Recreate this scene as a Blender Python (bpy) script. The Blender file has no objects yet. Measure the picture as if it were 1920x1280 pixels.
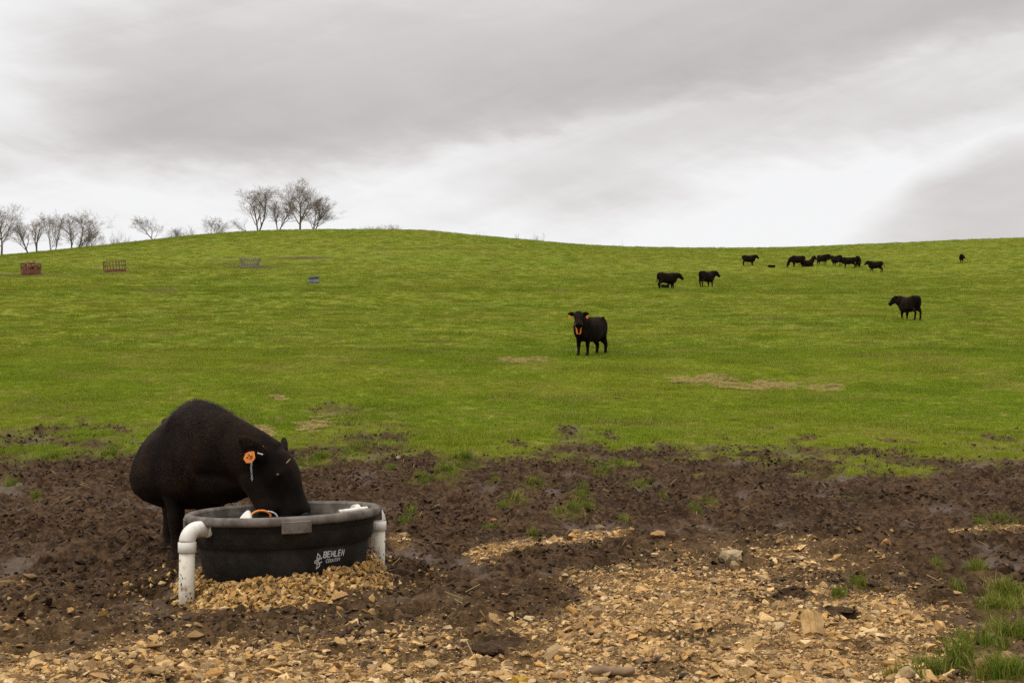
import bpy, bmesh, math, random
import numpy as np
from mathutils import Vector, Matrix

random.seed(7)
rng = np.random.default_rng(11)
SC = bpy.context.scene
COL = SC.collection
R = math.radians

# ------------------------------------------------------------------ camera
F = 2260.0                      # focal length in photo pixels (1920 wide)
H = 1.4                         # eye height
PITCH = math.atan(114.0 / F)
cam_d = bpy.data.cameras.new('camera')
cam_d.sensor_width = 36.0
cam_d.lens = 36.0 * F / 1920.0
cam_d.clip_start = 0.1
cam_d.clip_end = 6000.0
cam = bpy.data.objects.new('camera', cam_d)
COL.objects.link(cam)
cam.location = (0, 0, H)
cam.rotation_euler = (math.pi / 2 + PITCH, 0, 0)
SC.camera = cam

# ------------------------------------------------------------------ exposure
SC.view_settings.view_transform = 'Standard'
SC.view_settings.look = 'None'
SC.view_settings.exposure = 0.0
SC.view_settings.gamma = 1.0
SC.view_settings.use_curve_mapping = False
SC.cycles.use_denoising = False

# ------------------------------------------------------------------ sun
SUN_AZ, SUN_EL = R(-125.0), R(52.0)     # azimuth measured from +Y (view direction) towards +X
sun_d = bpy.data.lights.new('sun', 'SUN')
sun_d.energy = 1.4
sun_d.angle = R(28)
sun_d.color = (1.0, 0.96, 0.9)
sun = bpy.data.objects.new('sun', sun_d)
COL.objects.link(sun)
sdir = Vector((math.sin(SUN_AZ) * math.cos(SUN_EL), math.cos(SUN_AZ) * math.cos(SUN_EL), math.sin(SUN_EL)))
sun.rotation_euler = (-sdir).to_track_quat('-Z', 'Y').to_euler()


# ------------------------------------------------------------------ node helper
class NT:
    def __init__(self, tree):
        self.t = tree
        self.n = tree.nodes
        self.l = tree.links

    def node(self, typ, **kw):
        nd = self.n.new(typ)
        for k, v in kw.items():
            setattr(nd, k, v)
        return nd

    def put(self, sock, v):
        if hasattr(v, 'is_output') or isinstance(v, bpy.types.NodeSocket):
            self.l.new(v, sock)
        elif v is not None:
            if sock.type == 'RGBA' and len(v) == 3:
                v = (*v, 1)
            sock.default_value = v

    def m(self, op, a, b=None, c=None, clamp=False):
        nd = self.node('ShaderNodeMath', operation=op, use_clamp=clamp)
        for i, v in enumerate((a, b, c)):
            if v is not None:
                self.put(nd.inputs[i], v)
        return nd.outputs[0]

    def ss(self, lo, hi, x, a=0.0, b=1.0):
        nd = self.node('ShaderNodeMapRange', interpolation_type='SMOOTHSTEP', clamp=True)
        for i, v in enumerate((x, lo, hi, a, b)):
            self.put(nd.inputs[i], v)
        return nd.outputs[0]

    def mix(self, f, a, b, blend='MIX'):
        nd = self.node('ShaderNodeMix', data_type='RGBA', blend_type=blend)
        self.put(nd.inputs[0], f)
        self.put(nd.inputs[6], a)
        self.put(nd.inputs[7], b)
        return nd.outputs[2]

    def noise(self, vec, scale, detail=4.0, rough=0.55, dist=0.0, out=0):
        nd = self.node('ShaderNodeTexNoise')
        if vec is not None:
            self.put(nd.inputs['Vector'], vec)
        nd.inputs['Scale'].default_value = scale
        nd.inputs['Detail'].default_value = detail
        nd.inputs['Roughness'].default_value = rough
        nd.inputs['Distortion'].default_value = dist
        return nd.outputs[out]

    def ramp(self, x, pts, interp='LINEAR'):
        nd = self.node('ShaderNodeValToRGB')
        cr = nd.color_ramp
        cr.interpolation = interp
        while len(cr.elements) < len(pts):
            cr.elements.new(0.5)
        for e, (p, c) in zip(cr.elements, pts):
            e.position = p
            e.color = (c, c, c, 1) if isinstance(c, (int, float)) else (*c, 1)
        self.put(nd.inputs[0], x)
        return nd.outputs[0]


# ------------------------------------------------------------------ world: overcast sky
world = bpy.data.worlds.new('World')
SC.world = world
world.use_nodes = True
wt = NT(world.node_tree)
wt.n.clear()
tc = wt.node('ShaderNodeTexCoord')
sep = wt.node('ShaderNodeSeparateXYZ')
wt.l.new(tc.outputs['Generated'], sep.inputs[0])
dx, dy, dz = sep.outputs
az = wt.m('ARCTAN2', dx, dy)                       # 0 straight ahead, + to the right
el = wt.m('ARCSINE', dz)
un = wt.m('MULTIPLY_ADD', az, 1.0 / 0.9, 0.5, clamp=True)     # az -0.45..0.45 -> 0..1
# a coordinate on a flat cloud deck: clouds shrink towards the horizon
zz = wt.m('MAXIMUM', wt.m('ADD', dz, 0.22), 0.05)
cx = wt.m('DIVIDE', dx, zz)
cy = wt.m('DIVIDE', dy, zz)
cv = wt.node('ShaderNodeCombineXYZ')
wt.put(cv.inputs[0], cx)
wt.put(cv.inputs[1], cy)
deck = cv.outputs[0]
av = wt.node('ShaderNodeCombineXYZ')
wt.put(av.inputs[0], wt.m('MULTIPLY_ADD', el, 0.9, az))
wt.put(av.inputs[1], wt.m('MULTIPLY', el, 2.6))
band = av.outputs[0]
n1 = wt.m('SUBTRACT', wt.noise(band, 7.0, 5.0, 0.55, 0.4), 0.5)
n2 = wt.m('SUBTRACT', wt.noise(band, 22.0, 5.0, 0.6, 0.3), 0.5)
n3 = wt.m('SUBTRACT', wt.noise(deck, 1.3, 5.0, 0.55, 0.3), 0.5)
wob = wt.m('ADD', wt.m('MULTIPLY', n1, 0.045), wt.m('MULTIPLY', n2, 0.014))
elw = wt.m('ADD', el, wob)


def px_az(X):
    return math.atan((X - 960.0) / F)


def px_el(Y):
    return math.atan((754.0 - Y) / F)


def edge(pts):
    """lower edge of a cloud bank: photo points -> elevation as a function of azimuth"""
    return wt.m('MULTIPLY', wt.ramp(un, [((px_az(x) / 0.9 + 0.5), px_el(y)) for x, y in pts], 'B_SPLINE'), 1.0)


e1 = edge([(-300, 420), (60, 350), (300, 340), (480, 348), (700, 335), (900, 282), (1200, 232), (1450, 196), (1700, 165), (2100, 130)])
h1 = wt.m('SUBTRACT', elw, e1)
d1 = wt.m('MULTIPLY', wt.ss(-0.020, 0.040, h1), wt.ss(0.03, 0.17, h1, 1.0, 0.45))
d1 = wt.m('MULTIPLY', d1, wt.ss(-0.46, -0.27, wt.m('MULTIPLY_ADD', n1, 0.12, az), 0.05, 1.0))
e2 = edge([(-300, 500), (500, 430), (900, 445), (1130, 440), (1260, 412), (1420, 350), (1600, 328), (1800, 312), (2100, 260), (2300, 230)])
h2 = wt.m('SUBTRACT', elw, e2)
d2 = wt.m('MULTIPLY', wt.ss(-0.014, 0.040, h2), 0.46)
d2 = wt.m('MULTIPLY', d2, wt.ss(-0.16, 0.10, az, 0.05, 1.0))
e3 = edge([(0, 560), (1300, 560), (1560, 450), (1680, 372), (1740, 330), (1850, 290), (1930, 282), (2100, 300), (2300, 330), (2400, 340)])
h3 = wt.m('SUBTRACT', e3, elw)
d3 = wt.m('MULTIPLY', wt.ss(-0.008, 0.026, h3), wt.ss(0.26, 0.36, az, 0.22, 0.62))
dens = wt.m('MAXIMUM', wt.m('MAXIMUM', d1, d2), d3)
# generic deck pattern everywhere, the same mean cover all round
sv_ = wt.node('ShaderNodeCombineXYZ')
wt.put(sv_.inputs[0], wt.m('MULTIPLY_ADD', el, -1.2, wt.m('MULTIPLY', az, 1.0)))
wt.put(sv_.inputs[1], wt.m('MULTIPLY', wt.m('MULTIPLY_ADD', az, -0.28, el), 5.0))
n5 = wt.m('SUBTRACT', wt.noise(sv_.outputs[0], 4.5, 7.0, 0.62, 0.5), 0.5)
n4 = wt.m('SUBTRACT', wt.noise(band, 3.4, 6.0, 0.62, 0.6), 0.5)
dens = wt.m('MULTIPLY', dens, 0.88)
dens = wt.m('ADD', dens, wt.m('MULTIPLY', n3, 0.22))
dens = wt.m('ADD', dens, wt.m('MULTIPLY', n4, 0.40))
dens = wt.m('ADD', dens, wt.m('MULTIPLY', n5, 0.42))
dens = wt.m('ADD', dens, wt.m('MULTIPLY', n1, 0.30))
dens = wt.m('ADD', dens, wt.m('MULTIPLY', n2, 0.20), clamp=True)
front = wt.ss(0.55, 0.9, wt.m('ABSOLUTE', az))
up_f = wt.ss(0.42, 0.75, el)
gen = wt.m('ADD', wt.m('MULTIPLY', n3, 1.2), 0.45, clamp=True)
k = wt.m('MAXIMUM', front, up_f)
dens = wt.m('ADD', wt.m('MULTIPLY', dens, wt.m('SUBTRACT', 1.0, k)), wt.m('MULTIPLY', gen, k))
cloud = wt.ramp(dens, [(0.0, (0.93, 0.93, 0.935)), (0.25, (0.82, 0.803, 0.795)), (0.55, (0.665, 0.638, 0.625)), (1.0, (0.525, 0.50, 0.49))])
# overcast skies are brighter overhead than at the horizon (CIE overcast law)
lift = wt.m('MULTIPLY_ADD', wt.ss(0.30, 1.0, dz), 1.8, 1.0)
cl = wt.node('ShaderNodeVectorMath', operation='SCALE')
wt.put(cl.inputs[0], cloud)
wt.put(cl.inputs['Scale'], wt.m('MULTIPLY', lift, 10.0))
sky = wt.node('ShaderNodeTexSky')
sky.sky_type = 'NISHITA'
sky.sun_disc = False
sky.sun_elevation = SUN_EL
sky.sun_rotation = SUN_AZ
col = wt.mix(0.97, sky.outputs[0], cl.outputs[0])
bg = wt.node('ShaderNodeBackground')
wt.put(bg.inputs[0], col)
bg.inputs[1].default_value = 0.1
wo = wt.node('ShaderNodeOutputWorld')
wt.l.new(bg.outputs[0], wo.inputs[0])


# ------------------------------------------------------------------ pixel <-> ray
CP, SP = math.cos(PITCH), math.sin(PITCH)


def ray(X, Y):
    """ray through a photo pixel, per metre of depth (world +Y): (x/y, (z-H)/y)"""
    a = (X - 960.0) / F
    b = (640.0 - Y) / F
    yy = CP - b * SP
    return a / yy, (SP + b * CP) / yy


def at(X, Y, D):
    u, k = ray(X, Y)
    return Vector((u * D, D, H + k * D))


def project(x, y, z):
    """world -> photo pixel (vectorised)"""
    zz_ = z - H
    dep = y * CP + zz_ * SP
    up = -y * SP + zz_ * CP
    dep = np.maximum(dep, 0.05)
    return 960 + F * x / dep, 640 - F * up / dep


# ------------------------------------------------------------------ numpy noise
_P = np.random.default_rng(5).permutation(4096)
_G = np.random.default_rng(6).uniform(0, 2 * np.pi, 4096)
_GX, _GY = np.cos(_G), np.sin(_G)


def perlin(x, y):
    xi = np.floor(x).astype(np.int64)
    yi = np.floor(y).astype(np.int64)
    xf, yf = x - xi, y - yi
    u = xf * xf * xf * (xf * (xf * 6 - 15) + 10)
    v = yf * yf * yf * (yf * (yf * 6 - 15) + 10)

    def g(ix, iy, ax, ay):
        h = _P[(_P[ix & 4095] + iy) & 4095]
        return _GX[h] * ax + _GY[h] * ay
    n00 = g(xi, yi, xf, yf)
    n10 = g(xi + 1, yi, xf - 1, yf)
    n01 = g(xi, yi + 1, xf, yf - 1)
    n11 = g(xi + 1, yi + 1, xf - 1, yf - 1)
    a = n00 + u * (n10 - n00)
    b = n01 + u * (n11 - n01)
    return (a + v * (b - a)) * 1.5


def fbm(x, y, s, o=4, gain=0.5):
    r = np.zeros_like(x, dtype=float)
    a, t = 1.0, 0.0
    for i in range(o):
        r += a * perlin(x * s + 17.3 * i, y * s - 9.1 * i)
        t += a
        a *= gain
        s *= 2.03
    return r / t


def sstep(lo, hi, x):
    t = np.clip((x - lo) / (hi - lo), 0, 1)
    return t * t * (3 - 2 * t)


def pchip(xk, yk, x):
    xk, yk = np.asarray(xk, float), np.asarray(yk, float)
    h = np.diff(xk)
    d = np.diff(yk) / h
    m = np.zeros_like(yk)
    for i in range(1, len(xk) - 1):
        if d[i - 1] * d[i] > 0:
            w1, w2 = 2 * h[i] + h[i - 1], h[i] + 2 * h[i - 1]
            m[i] = (w1 + w2) / (w1 / d[i - 1] + w2 / d[i])
    m[0], m[-1] = d[0], d[-1]
    x = np.clip(x, xk[0], xk[-1])
    i = np.clip(np.searchsorted(xk, x) - 1, 0, len(xk) - 2)
    t = (x - xk[i]) / h[i]
    return ((1 + 2 * t) * (1 - t) ** 2 * yk[i] + t * (1 - t) ** 2 * h[i] * m[i]
            + t * t * (3 - 2 * t) * yk[i + 1] + t * t * (t - 1) * h[i] * m[i + 1])


# ------------------------------------------------------------------ terrain
YC = 225.0
PROF_Y = [0, 5, 10.2, 13, 17, 20.5, 28, 39, 52, 65, 95, 118, 140, 156, 190, 225]
PROF_Z = [0, 0, 0.0, .15, .42, .72, 1.5, 2.9, 4.45, 6.1, 10.3, 13.4, 16.5, 19.3, 25.0, 30.7]
SKY_X = [-900, -500, -200, 0, 100, 200, 300, 400, 500, 600, 700, 800, 850, 950, 1050, 1100, 1200, 1350, 1500, 1600, 1700, 1800, 1920, 2200, 2600, 3000]
SKY_Y = [560, 535, 505, 485, 472, 461, 449, 438, 432, 430, 430, 432, 437, 446, 455, 459, 463, 465, 463, 459, 455, 450, 446, 440, 445, 455]
_su = np.array([ray(X, Y)[0] for X, Y in zip(SKY_X, SKY_Y)])
_sk = np.array([ray(X, Y)[1] for X, Y in zip(SKY_X, SKY_Y)])
_kref = (30.7 - H) / YC
TC = np.array([-1.77, 9.5])       # tank centre
POST_A = np.array([-2.37, 8.86])
POST_B = np.array([-1.11, 10.08])


def base_z(x, y):
    yy = np.clip(y, 0, YC)
    z = pchip(PROF_Y, PROF_Z, yy)
    ratio = pchip(_su, _sk, x / YC) / _kref
    w = sstep(45, 190, yy)
    z = H + (z - H) * (1 + (ratio - 1) * w)
    d = np.maximum(y - YC, 0)
    z = z + 0.15 * d * np.exp(-d / 14) - 34 * (1 - np.exp(-(d / 260) ** 2))
    z = z + 0.25 * fbm(x, y, 0.03, 3) * sstep(25, 80, y) * (1 - 0.7 * sstep(170, 225, y))
    # the tank stands on a low heap of gravel; the ground dips in front of it
    r = np.hypot(x - TC[0], y - TC[1])
    ang = np.arctan2(y - TC[1], x - TC[0])
    lip = 0.115 + 0.04 * np.cos(ang + 0.35)
    z = z + lip * (1 - sstep(0.66, mound_r(x, y) + .03, r))
    z = z - 0.07 * np.exp(-((x - POST_A[0] + 0.05) ** 2 + (y - POST_A[1] + 0.05) ** 2) / 0.30)
    return z


def mound_r(x, y):
    """the gravel reaches further out in front of the tank than at its sides"""
    ang = np.arctan2(y - TC[1], x - TC[0])
    return 0.82 + 0.42 * np.clip(np.cos(ang + math.pi / 2 - .12), 0, 1) ** 3.2


def seg_d(X, Y, a, b, sy):
    """distance to a line in photo space, vertical stretched by sy"""
    ax, ay, bx, by = a[0], a[1] * sy, b[0], b[1] * sy
    px, py = X, Y * sy
    t = np.clip(((px - ax) * (bx - ax) + (py - ay) * (by - ay)) / ((bx - ax) ** 2 + (by - ay) ** 2 + 1e-9), 0, 1)
    return np.hypot(px - ax - t * (bx - ax), py - ay - t * (by - ay))


TUFTS = [(840, 885, 34, 22), (872, 862, 40, 14), (930, 905, 20, 7), (968, 934, 26, 9), (1000, 905, 26, 10), (1082, 952, 40, 13), (1050, 962, 24, 8),
         (1125, 886, 24, 9), (1152, 872, 14, 9), (1200, 910, 30, 7), (1090, 920, 28, 9), (772, 960, 9, 18), (758, 985, 8, 10),
         (600, 860, 40, 14), (668, 842, 45, 16), (735, 880, 20, 9), (790, 900, 30, 7),
         (1880, 975, 22, 10), (1842, 985, 16, 7), (1760, 1065, 14, 6), (1830, 1070, 24, 8), (1790, 1108, 16, 6),
         (1612, 1102, 12, 5), (1570, 1120, 10, 4), (1245, 935, 9, 9), (1305, 955, 12, 5), (945, 948, 16, 6), (20, 905, 20, 8), (70, 935, 7, 8),
         (1870, 1150, 45, 16), (1900, 1130, 50, 26), (1895, 1195, 40, 22), (1800, 1240, 40, 14), (1755, 1252, 24, 10), (1890, 1262, 60, 26),
         (1700, 1275, 30, 9), (1850, 1215, 40, 14), (1000, 1000, 10, 5), (915, 985, 14, 5), (1170, 975, 12, 4), (1330, 940, 14, 5), (100, 860, 60, 8), (215, 850, 40, 9), (30, 700 + 170, 30, 7)]

_MBX = [-900, 0, 120, 250, 430, 560, 660, 760, 850, 930, 1010, 1060, 1200, 1300, 1400, 1480, 1600, 1750, 1850, 1920, 2800]
_MBY = [812, 808, 814, 816, 808, 828, 822, 812, 828, 836, 830, 818, 830, 822, 830, 838, 850, 850, 832, 824, 824]
_GBX = [-900, 0, 300, 600, 800, 900, 1000, 1100, 1180, 1300, 1450, 1600, 1720, 1800, 1920, 2800]
_GBY = [1210, 1206, 1200, 1200, 1192, 1178, 1150, 1105, 1055, 1035, 1045, 1065, 1095, 1140, 1200, 1230]


def masks(x, y, zb):
    X, Y = project(x, y, zb)
    vis = (y > 3)
    Y = np.where(vis, Y, 1500.0)
    X = np.where(vis, X, 960.0)
    n = fbm(x, y, 0.55, 4)
    nf = fbm(x, y, 2.6, 3)
    # mud
    yb = np.interp(X, _MBX, _MBY)
    mud = sstep(-40, 52, Y - yb + n * 82 + nf * 46)
    scruff = sstep(-75, -5, Y - yb) * sstep(0.16, 0.36, fbm(x + 40, y, 0.9, 4) + 0.05 * (X > 1500))
    mud = np.maximum(mud, scruff * 0.95)
    mud = np.maximum(mud, sstep(1.3, 0.6, np.hypot((X - 630) / 70, (Y - 770) / 14) + nf * 0.9) * 0.7)
    gr = np.zeros_like(x)
    for (tx, ty, rx, ry) in TUFTS:
        d = np.hypot((X - tx) / rx, (Y - ty) / ry)
        gr = np.maximum(gr, sstep(1.25, 0.5, d + nf * 0.7))
    mud = mud * (1 - 0.15 * gr)
    # gravel
    yg = np.interp(X, _GBX, _GBY)
    g = sstep(-60, 80, Y - yg + n * 95 + nf * 45)
    g = g * (1 - 0.7 * sstep(1680, 1860, X + (Y - 1200) * 0.5))
    g = g * (1 - 0.55 * sstep(0.12, 0.4, fbm(x - 20, y + 7, 1.3, 3)))
    g = np.maximum(g, sstep(26, 6, seg_d(X, Y, (890, 1038), (1150, 1002), 1.6) + nf * 22))
    g = np.maximum(g, sstep(20, 4, seg_d(X, Y, (1080, 1005), (1165, 1000), 1.6) + nf * 14))
    g = np.maximum(g, sstep(12, 2, seg_d(X, Y, (1785, 1000), (1925, 985), 1.6) + nf * 8) * 0.8)
    g = np.maximum(g, sstep(1.2, 0.5, np.hypot((X - 20) / 55, (Y - 1090) / 11) + nf * 0.6) * 0.4)
    g = np.maximum(g, sstep(1.2, 0.5, np.hypot((X - 752) / 32, (Y - 1016) / 11) + nf * 0.5) * 0.7)
    low = 0.13 * sstep(1060, 1150, Y + n * 60) + 0.20 * sstep(1140, 1210, Y + n * 30)
    g = np.maximum(g, low)
    r = np.hypot(x - TC[0], y - TC[1])
    mound = sstep(1.12, .94, r / mound_r(x, y) + nf * 0.10)
    g = np.maximum(g, mound)
    for (tx, ty, rx, ry) in ((935, 1215, 62, 18), (1575, 1148, 40, 12), (1480, 1120, 40, 9), (1830, 1090, 46, 14)):
        g = g * (1 - 0.9 * sstep(1.2, 0.7, np.hypot((X - tx) / rx, (Y - ty) / ry) + nf * 0.3))
    # straw and worn places on the pasture
    st = np.zeros_like(x)
    for (tx, ty, rx, ry, a) in ((1320, 716, 55, 10, .9), (1430, 726, 75, 9, 1.), (1545, 731, 36, 6, .8), (488, 813, 34, 9, 1.), (600, 795, 40, 12, .55), (575, 808, 22, 8, .8),
                                (970, 677, 45, 5, .7), (525, 750, 14, 6, .8), (1335, 706, 14, 8, .8), (200, 502, 60, 3.5, .9), (430, 487, 55, 3, .9), (570, 482, 48, 3, .9), (610, 672, 50, 4, .35), (240, 672, 60, 5, .35)):
        st = np.maximum(st, a * sstep(1.35, 0.3, np.hypot((X - tx) / rx, (Y - ty) / ry) + nf * 1.1))
    dk = np.zeros_like(x)
    for (tx, ty, rx, ry, a) in ((30, 516, 110, 2.5, .9), (215, 511, 40, 3.5, .6), (330, 503, 170, 2.2, .5), (470, 500, 60, 4, 1.), (580, 483, 60, 3, .8), (300, 545, 60, 2.5, .9), (720, 467, 26, 1.6, .9), (120, 514, 120, 1.6, .5), (560, 484, 70, 2.4, .9), (450, 489, 60, 2.4, .7), (860, 466, 160, 2.4, .35), (560, 496, 140, 1.6, .5)):
        dk = np.maximum(dk, a * sstep(1.3, 0.4, np.hypot((X - tx) / rx, (Y - ty) / ry) + nf * 0.4))
    return mud, g, st, dk, gr, X, Y


def smear(x, y):
    return sstep(.20, .40, fbm(x * 1.6 + 11, y * .8 - 3, .8, 4))


def hoof(x, y, cell, seed):
    """trodden pits: jittered cells, a pit with a raised lip in some of them"""
    ci, cj = np.floor(x / cell).astype(np.int64), np.floor(y / cell).astype(np.int64)
    best = np.full(x.shape, 9.0)
    on = np.zeros(x.shape)
    for a in (-1, 0, 1):
        for b_ in (-1, 0, 1):
            h = _P[(_P[(ci + a + seed) & 4095] + cj + b_) & 4095]
            px_ = (ci + a + .15 + .7 * ((h * 37) % 101) / 101.0) * cell
            py_ = (cj + b_ + .15 + .7 * ((h * 61) % 97) / 97.0) * cell
            th = h * .37
            dx_, dy_ = x - px_, y - py_
            u_ = dx_ * np.cos(th) + dy_ * np.sin(th)
            v_ = -dx_ * np.sin(th) + dy_ * np.cos(th)
            d = np.hypot(u_ / 1.25, v_) / cell
            t_ = d < best
            best = np.where(t_, d, best)
            on = np.where(t_, (h % 7) < 4, on)
    return on * (-(1 - sstep(.14, .30, best)) + .55 * sstep(.22, .34, best) * (1 - sstep(.36, .52, best)))


def surface(x, y):
    zb = base_z(x, y)
    mud, g, st, dk, gr, X, Y = masks(x, y, zb)
    near = sstep(60, 25, y)
    a = fbm(x, y, 1.1, 2)
    b = 1 - np.abs(fbm(x + 3, y, 3.6, 2)) * 2.2        # ridges pushed up between hoof prints
    c = fbm(x, y + 5, 8.5, 3, 0.6)
    churn = (0.040 * b + 0.028 * c) * (0.55 + 0.9 * sstep(-0.4, 0.5, a)) + 0.06 * a
    firm = 1 - 0.72 * np.clip(g, 0, 1)
    m_ = (y > 4) & (y < 34) & (mud > .05)
    if m_.any():
        hp = np.zeros_like(x)
        hp[m_] = 0.075 * hoof(x[m_], y[m_], .42, 3) + 0.042 * hoof(x[m_] + 5, y[m_], .27, 11)
        churn = churn + hp
        sm = smear(x[m_], y[m_]) * (1 - np.clip(g[m_] * 2, 0, 1))
        churn[m_] = churn[m_] * (1 - .62 * sm) - .015 * sm
    z = zb + near * mud * firm * (churn - 0.03) + near * (1 - mud) * (0.02 * fbm(x, y, 2.5, 2) + 0.015)
    z = z + sstep(200, 20, y) * (1 - near) * 0.02 * fbm(x, y, 0.5, 3)
    return z, mud, g, st, dk, gr, X, Y


def surf_z(x, y):
    return float(surface(np.array([float(x)]), np.array([float(y)]))[0][0])


def ground_at(X, Y, d0=4.0, d1=232.0):
    """the point where the ray through a photo pixel meets the smooth ground"""
    u, k_ = ray(X, Y)
    d = np.geomspace(d0, d1, 3000)
    z = base_z(u * d, d)
    below = (H + k_ * d) - z
    i = np.argmax(below <= 0)
    if below[i] > 0:
        i = len(d) - 1
    D = d[i]
    return Vector((u * D, D, float(base_z(np.array([u * D]), np.array([D]))[0])))


# ------------------------------------------------------------------ mesh / object helpers
def tag(o, label=None, cat=None, group=None, kind=None):
    if label:
        o['label'] = label
    if cat:
        o['category'] = cat
    if group:
        o['group'] = group
    if kind:
        o['kind'] = kind
    return o


def mesh_np(name, v, f, smooth=False):
    """v (n,3) array, f list/array of polygons with equal or mixed size"""
    me = bpy.data.meshes.new(name)
    v = np.asarray(v, np.float32)
    me.vertices.add(len(v))
    me.vertices.foreach_set('co', v.ravel())
    if isinstance(f, np.ndarray):
        n = f.shape[1]
        tot = np.full(len(f), n, np.int32)
        flat = f.astype(np.int32).ravel()
    else:
        tot = np.array([len(q) for q in f], np.int32)
        flat = np.array([i for q in f for i in q], np.int32)
    start = np.concatenate(([0], np.cumsum(tot)[:-1])).astype(np.int32)
    me.loops.add(len(flat))
    me.loops.foreach_set('vertex_index', flat)
    me.polygons.add(len(tot))
    me.polygons.foreach_set('loop_start', start)
    me.polygons.foreach_set('loop_total', tot)
    me.update(calc_edges=True)
    me.validate()
    me.polygons.foreach_set('use_smooth', np.full(len(me.polygons), smooth))
    return me


def obj(name, me, mat=None, parent=None, loc=None, rot=None, scale=None):
    o = bpy.data.objects.new(name, me)
    COL.objects.link(o)
    if mat is not None and me is not None and not me.materials:
        me.materials.append(mat)
    if parent is not None:
        o.parent = parent
    if loc is not None:
        o.location = loc
    if rot is not None:
        o.rotation_euler = rot
    if scale is not None:
        o.scale = (scale,) * 3 if isinstance(scale, (int, float)) else scale
    return o


def empty(name, loc=(0, 0, 0), rz=0.0, scale=1.0):
    o = bpy.data.objects.new(name, None)
    COL.objects.link(o)
    o.location = loc
    o.rotation_euler = (0, 0, rz)
    o.scale = (scale,) * 3
    o.empty_display_size = 0.1
    return o


def sweep(path, rad, n=10, cap=True, closed=False):
    """round tube along a path; returns verts, faces"""
    P = [Vector(p) for p in path]
    m = len(P)
    if isinstance(rad, (int, float)):
        rad = [rad] * m
    v, f = [], []
    prev = None
    for i in range(m):
        if closed:
            t = (P[(i + 1) % m] - P[i - 1]).normalized()
        else:
            t = (P[min(i + 1, m - 1)] - P[max(i - 1, 0)]).normalized()
        if prev is None:
            ref = Vector((0, 0, 1)) if abs(t.z) < 0.9 else Vector((1, 0, 0))
            s = t.cross(ref).normalized()
        else:
            s = (prev - t * prev.dot(t)).normalized()
        prev = s
        w = t.cross(s)
        for j in range(n):
            a = 2 * math.pi * j / n
            v.append(P[i] + (s * math.cos(a) + w * math.sin(a)) * rad[i])
    rings = m if closed else m - 1
    for i in range(rings):
        for j in range(n):
            a, b = i * n + j, i * n + (j + 1) % n
            c, d = ((i + 1) % m) * n + (j + 1) % n, ((i + 1) % m) * n + j
            f.append((a, b, c, d))
    if cap and not closed:
        f.append(tuple(reversed(range(n))))
        f.append(tuple(range((m - 1) * n, m * n)))
    return [tuple(q) for q in v], f


class MB:
    def __init__(self):
        self.v, self.f = [], []

    def add(self, vf):
        o = len(self.v)
        self.v += [tuple(p) for p in vf[0]]
        self.f += [tuple(i + o for i in q) for q in vf[1]]
        return self

    def tube(self, path, rad, n=8, cap=True, closed=False):
        return self.add(sweep(path, rad, n, cap, closed))

    def box(self, c, s, rot=None):
        c = Vector(c)
        q = []
        for x in (-.5, .5):
            for y in (-.5, .5):
                for z in (-.5, .5):
                    p = Vector((x * s[0], y * s[1], z * s[2]))
                    if rot is not None:
                        p = rot @ p
                    q.append(c + p)
        return self.add((q, [(0, 1, 3, 2), (4, 6, 7, 5), (0, 4, 5, 1), (2, 3, 7, 6), (0, 2, 6, 4), (1, 5, 7, 3)]))

    def mesh(self, name, smooth=False):
        return mesh_np(name, np.array(self.v), self.f, smooth)

    def build(self, name, mat, parent=None, smooth=False, **kw):
        return obj(name, self.mesh(name, smooth), mat, parent, **kw)


def lathe(prof, n=64):
    v, f = [], []
    for (r, z) in prof:
        for j in range(n):
            a = 2 * math.pi * j / n
            v.append((r * math.cos(a), r * math.sin(a), z))
    for i in range(len(prof) - 1):
        for j in range(n):
            f.append((i * n + j, i * n + (j + 1) % n, (i + 1) * n + (j + 1) % n, (i + 1) * n + j))
    return v, f


# ------------------------------------------------------------------ materials
def material(name):
    m = bpy.data.materials.new(name)
    m.use_nodes = True
    t = NT(m.node_tree)
    b = t.n['Principled BSDF']
    return m, t, b


def bump(t, b, height, strength=0.3, dist=0.02):
    nd = t.node('ShaderNodeBump')
    nd.inputs['Strength'].default_value = strength
    nd.inputs['Distance'].default_value = dist
    t.put(nd.inputs['Height'], height)
    t.l.new(nd.outputs[0], b.inputs['Normal'])


def simple(name, c1, c2, scale=6.0, rough=0.6, spec=0.4, bmp=0.0, bscale=40.0, metallic=0.0, r2=None, lo=0.35, hi=0.65):
    m, t, b = material(name)
    tc_ = t.node('ShaderNodeTexCoord').outputs['Object']
    n_ = t.noise(tc_, scale, 5.0, 0.6)
    f_ = t.ss(lo, hi, n_)
    t.put(b.inputs['Base Color'], t.mix(f_, c1, c2))
    if r2 is not None:
        t.put(b.inputs['Roughness'], t.ss(lo, hi, n_, rough, r2))
    else:
        b.inputs['Roughness'].default_value = rough
    b.inputs['Specular IOR Level'].default_value = spec
    b.inputs['Metallic'].default_value = metallic
    if bmp:
        bump(t, b, t.noise(tc_, bscale, 4.0), bmp, 0.01)
    return m


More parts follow.
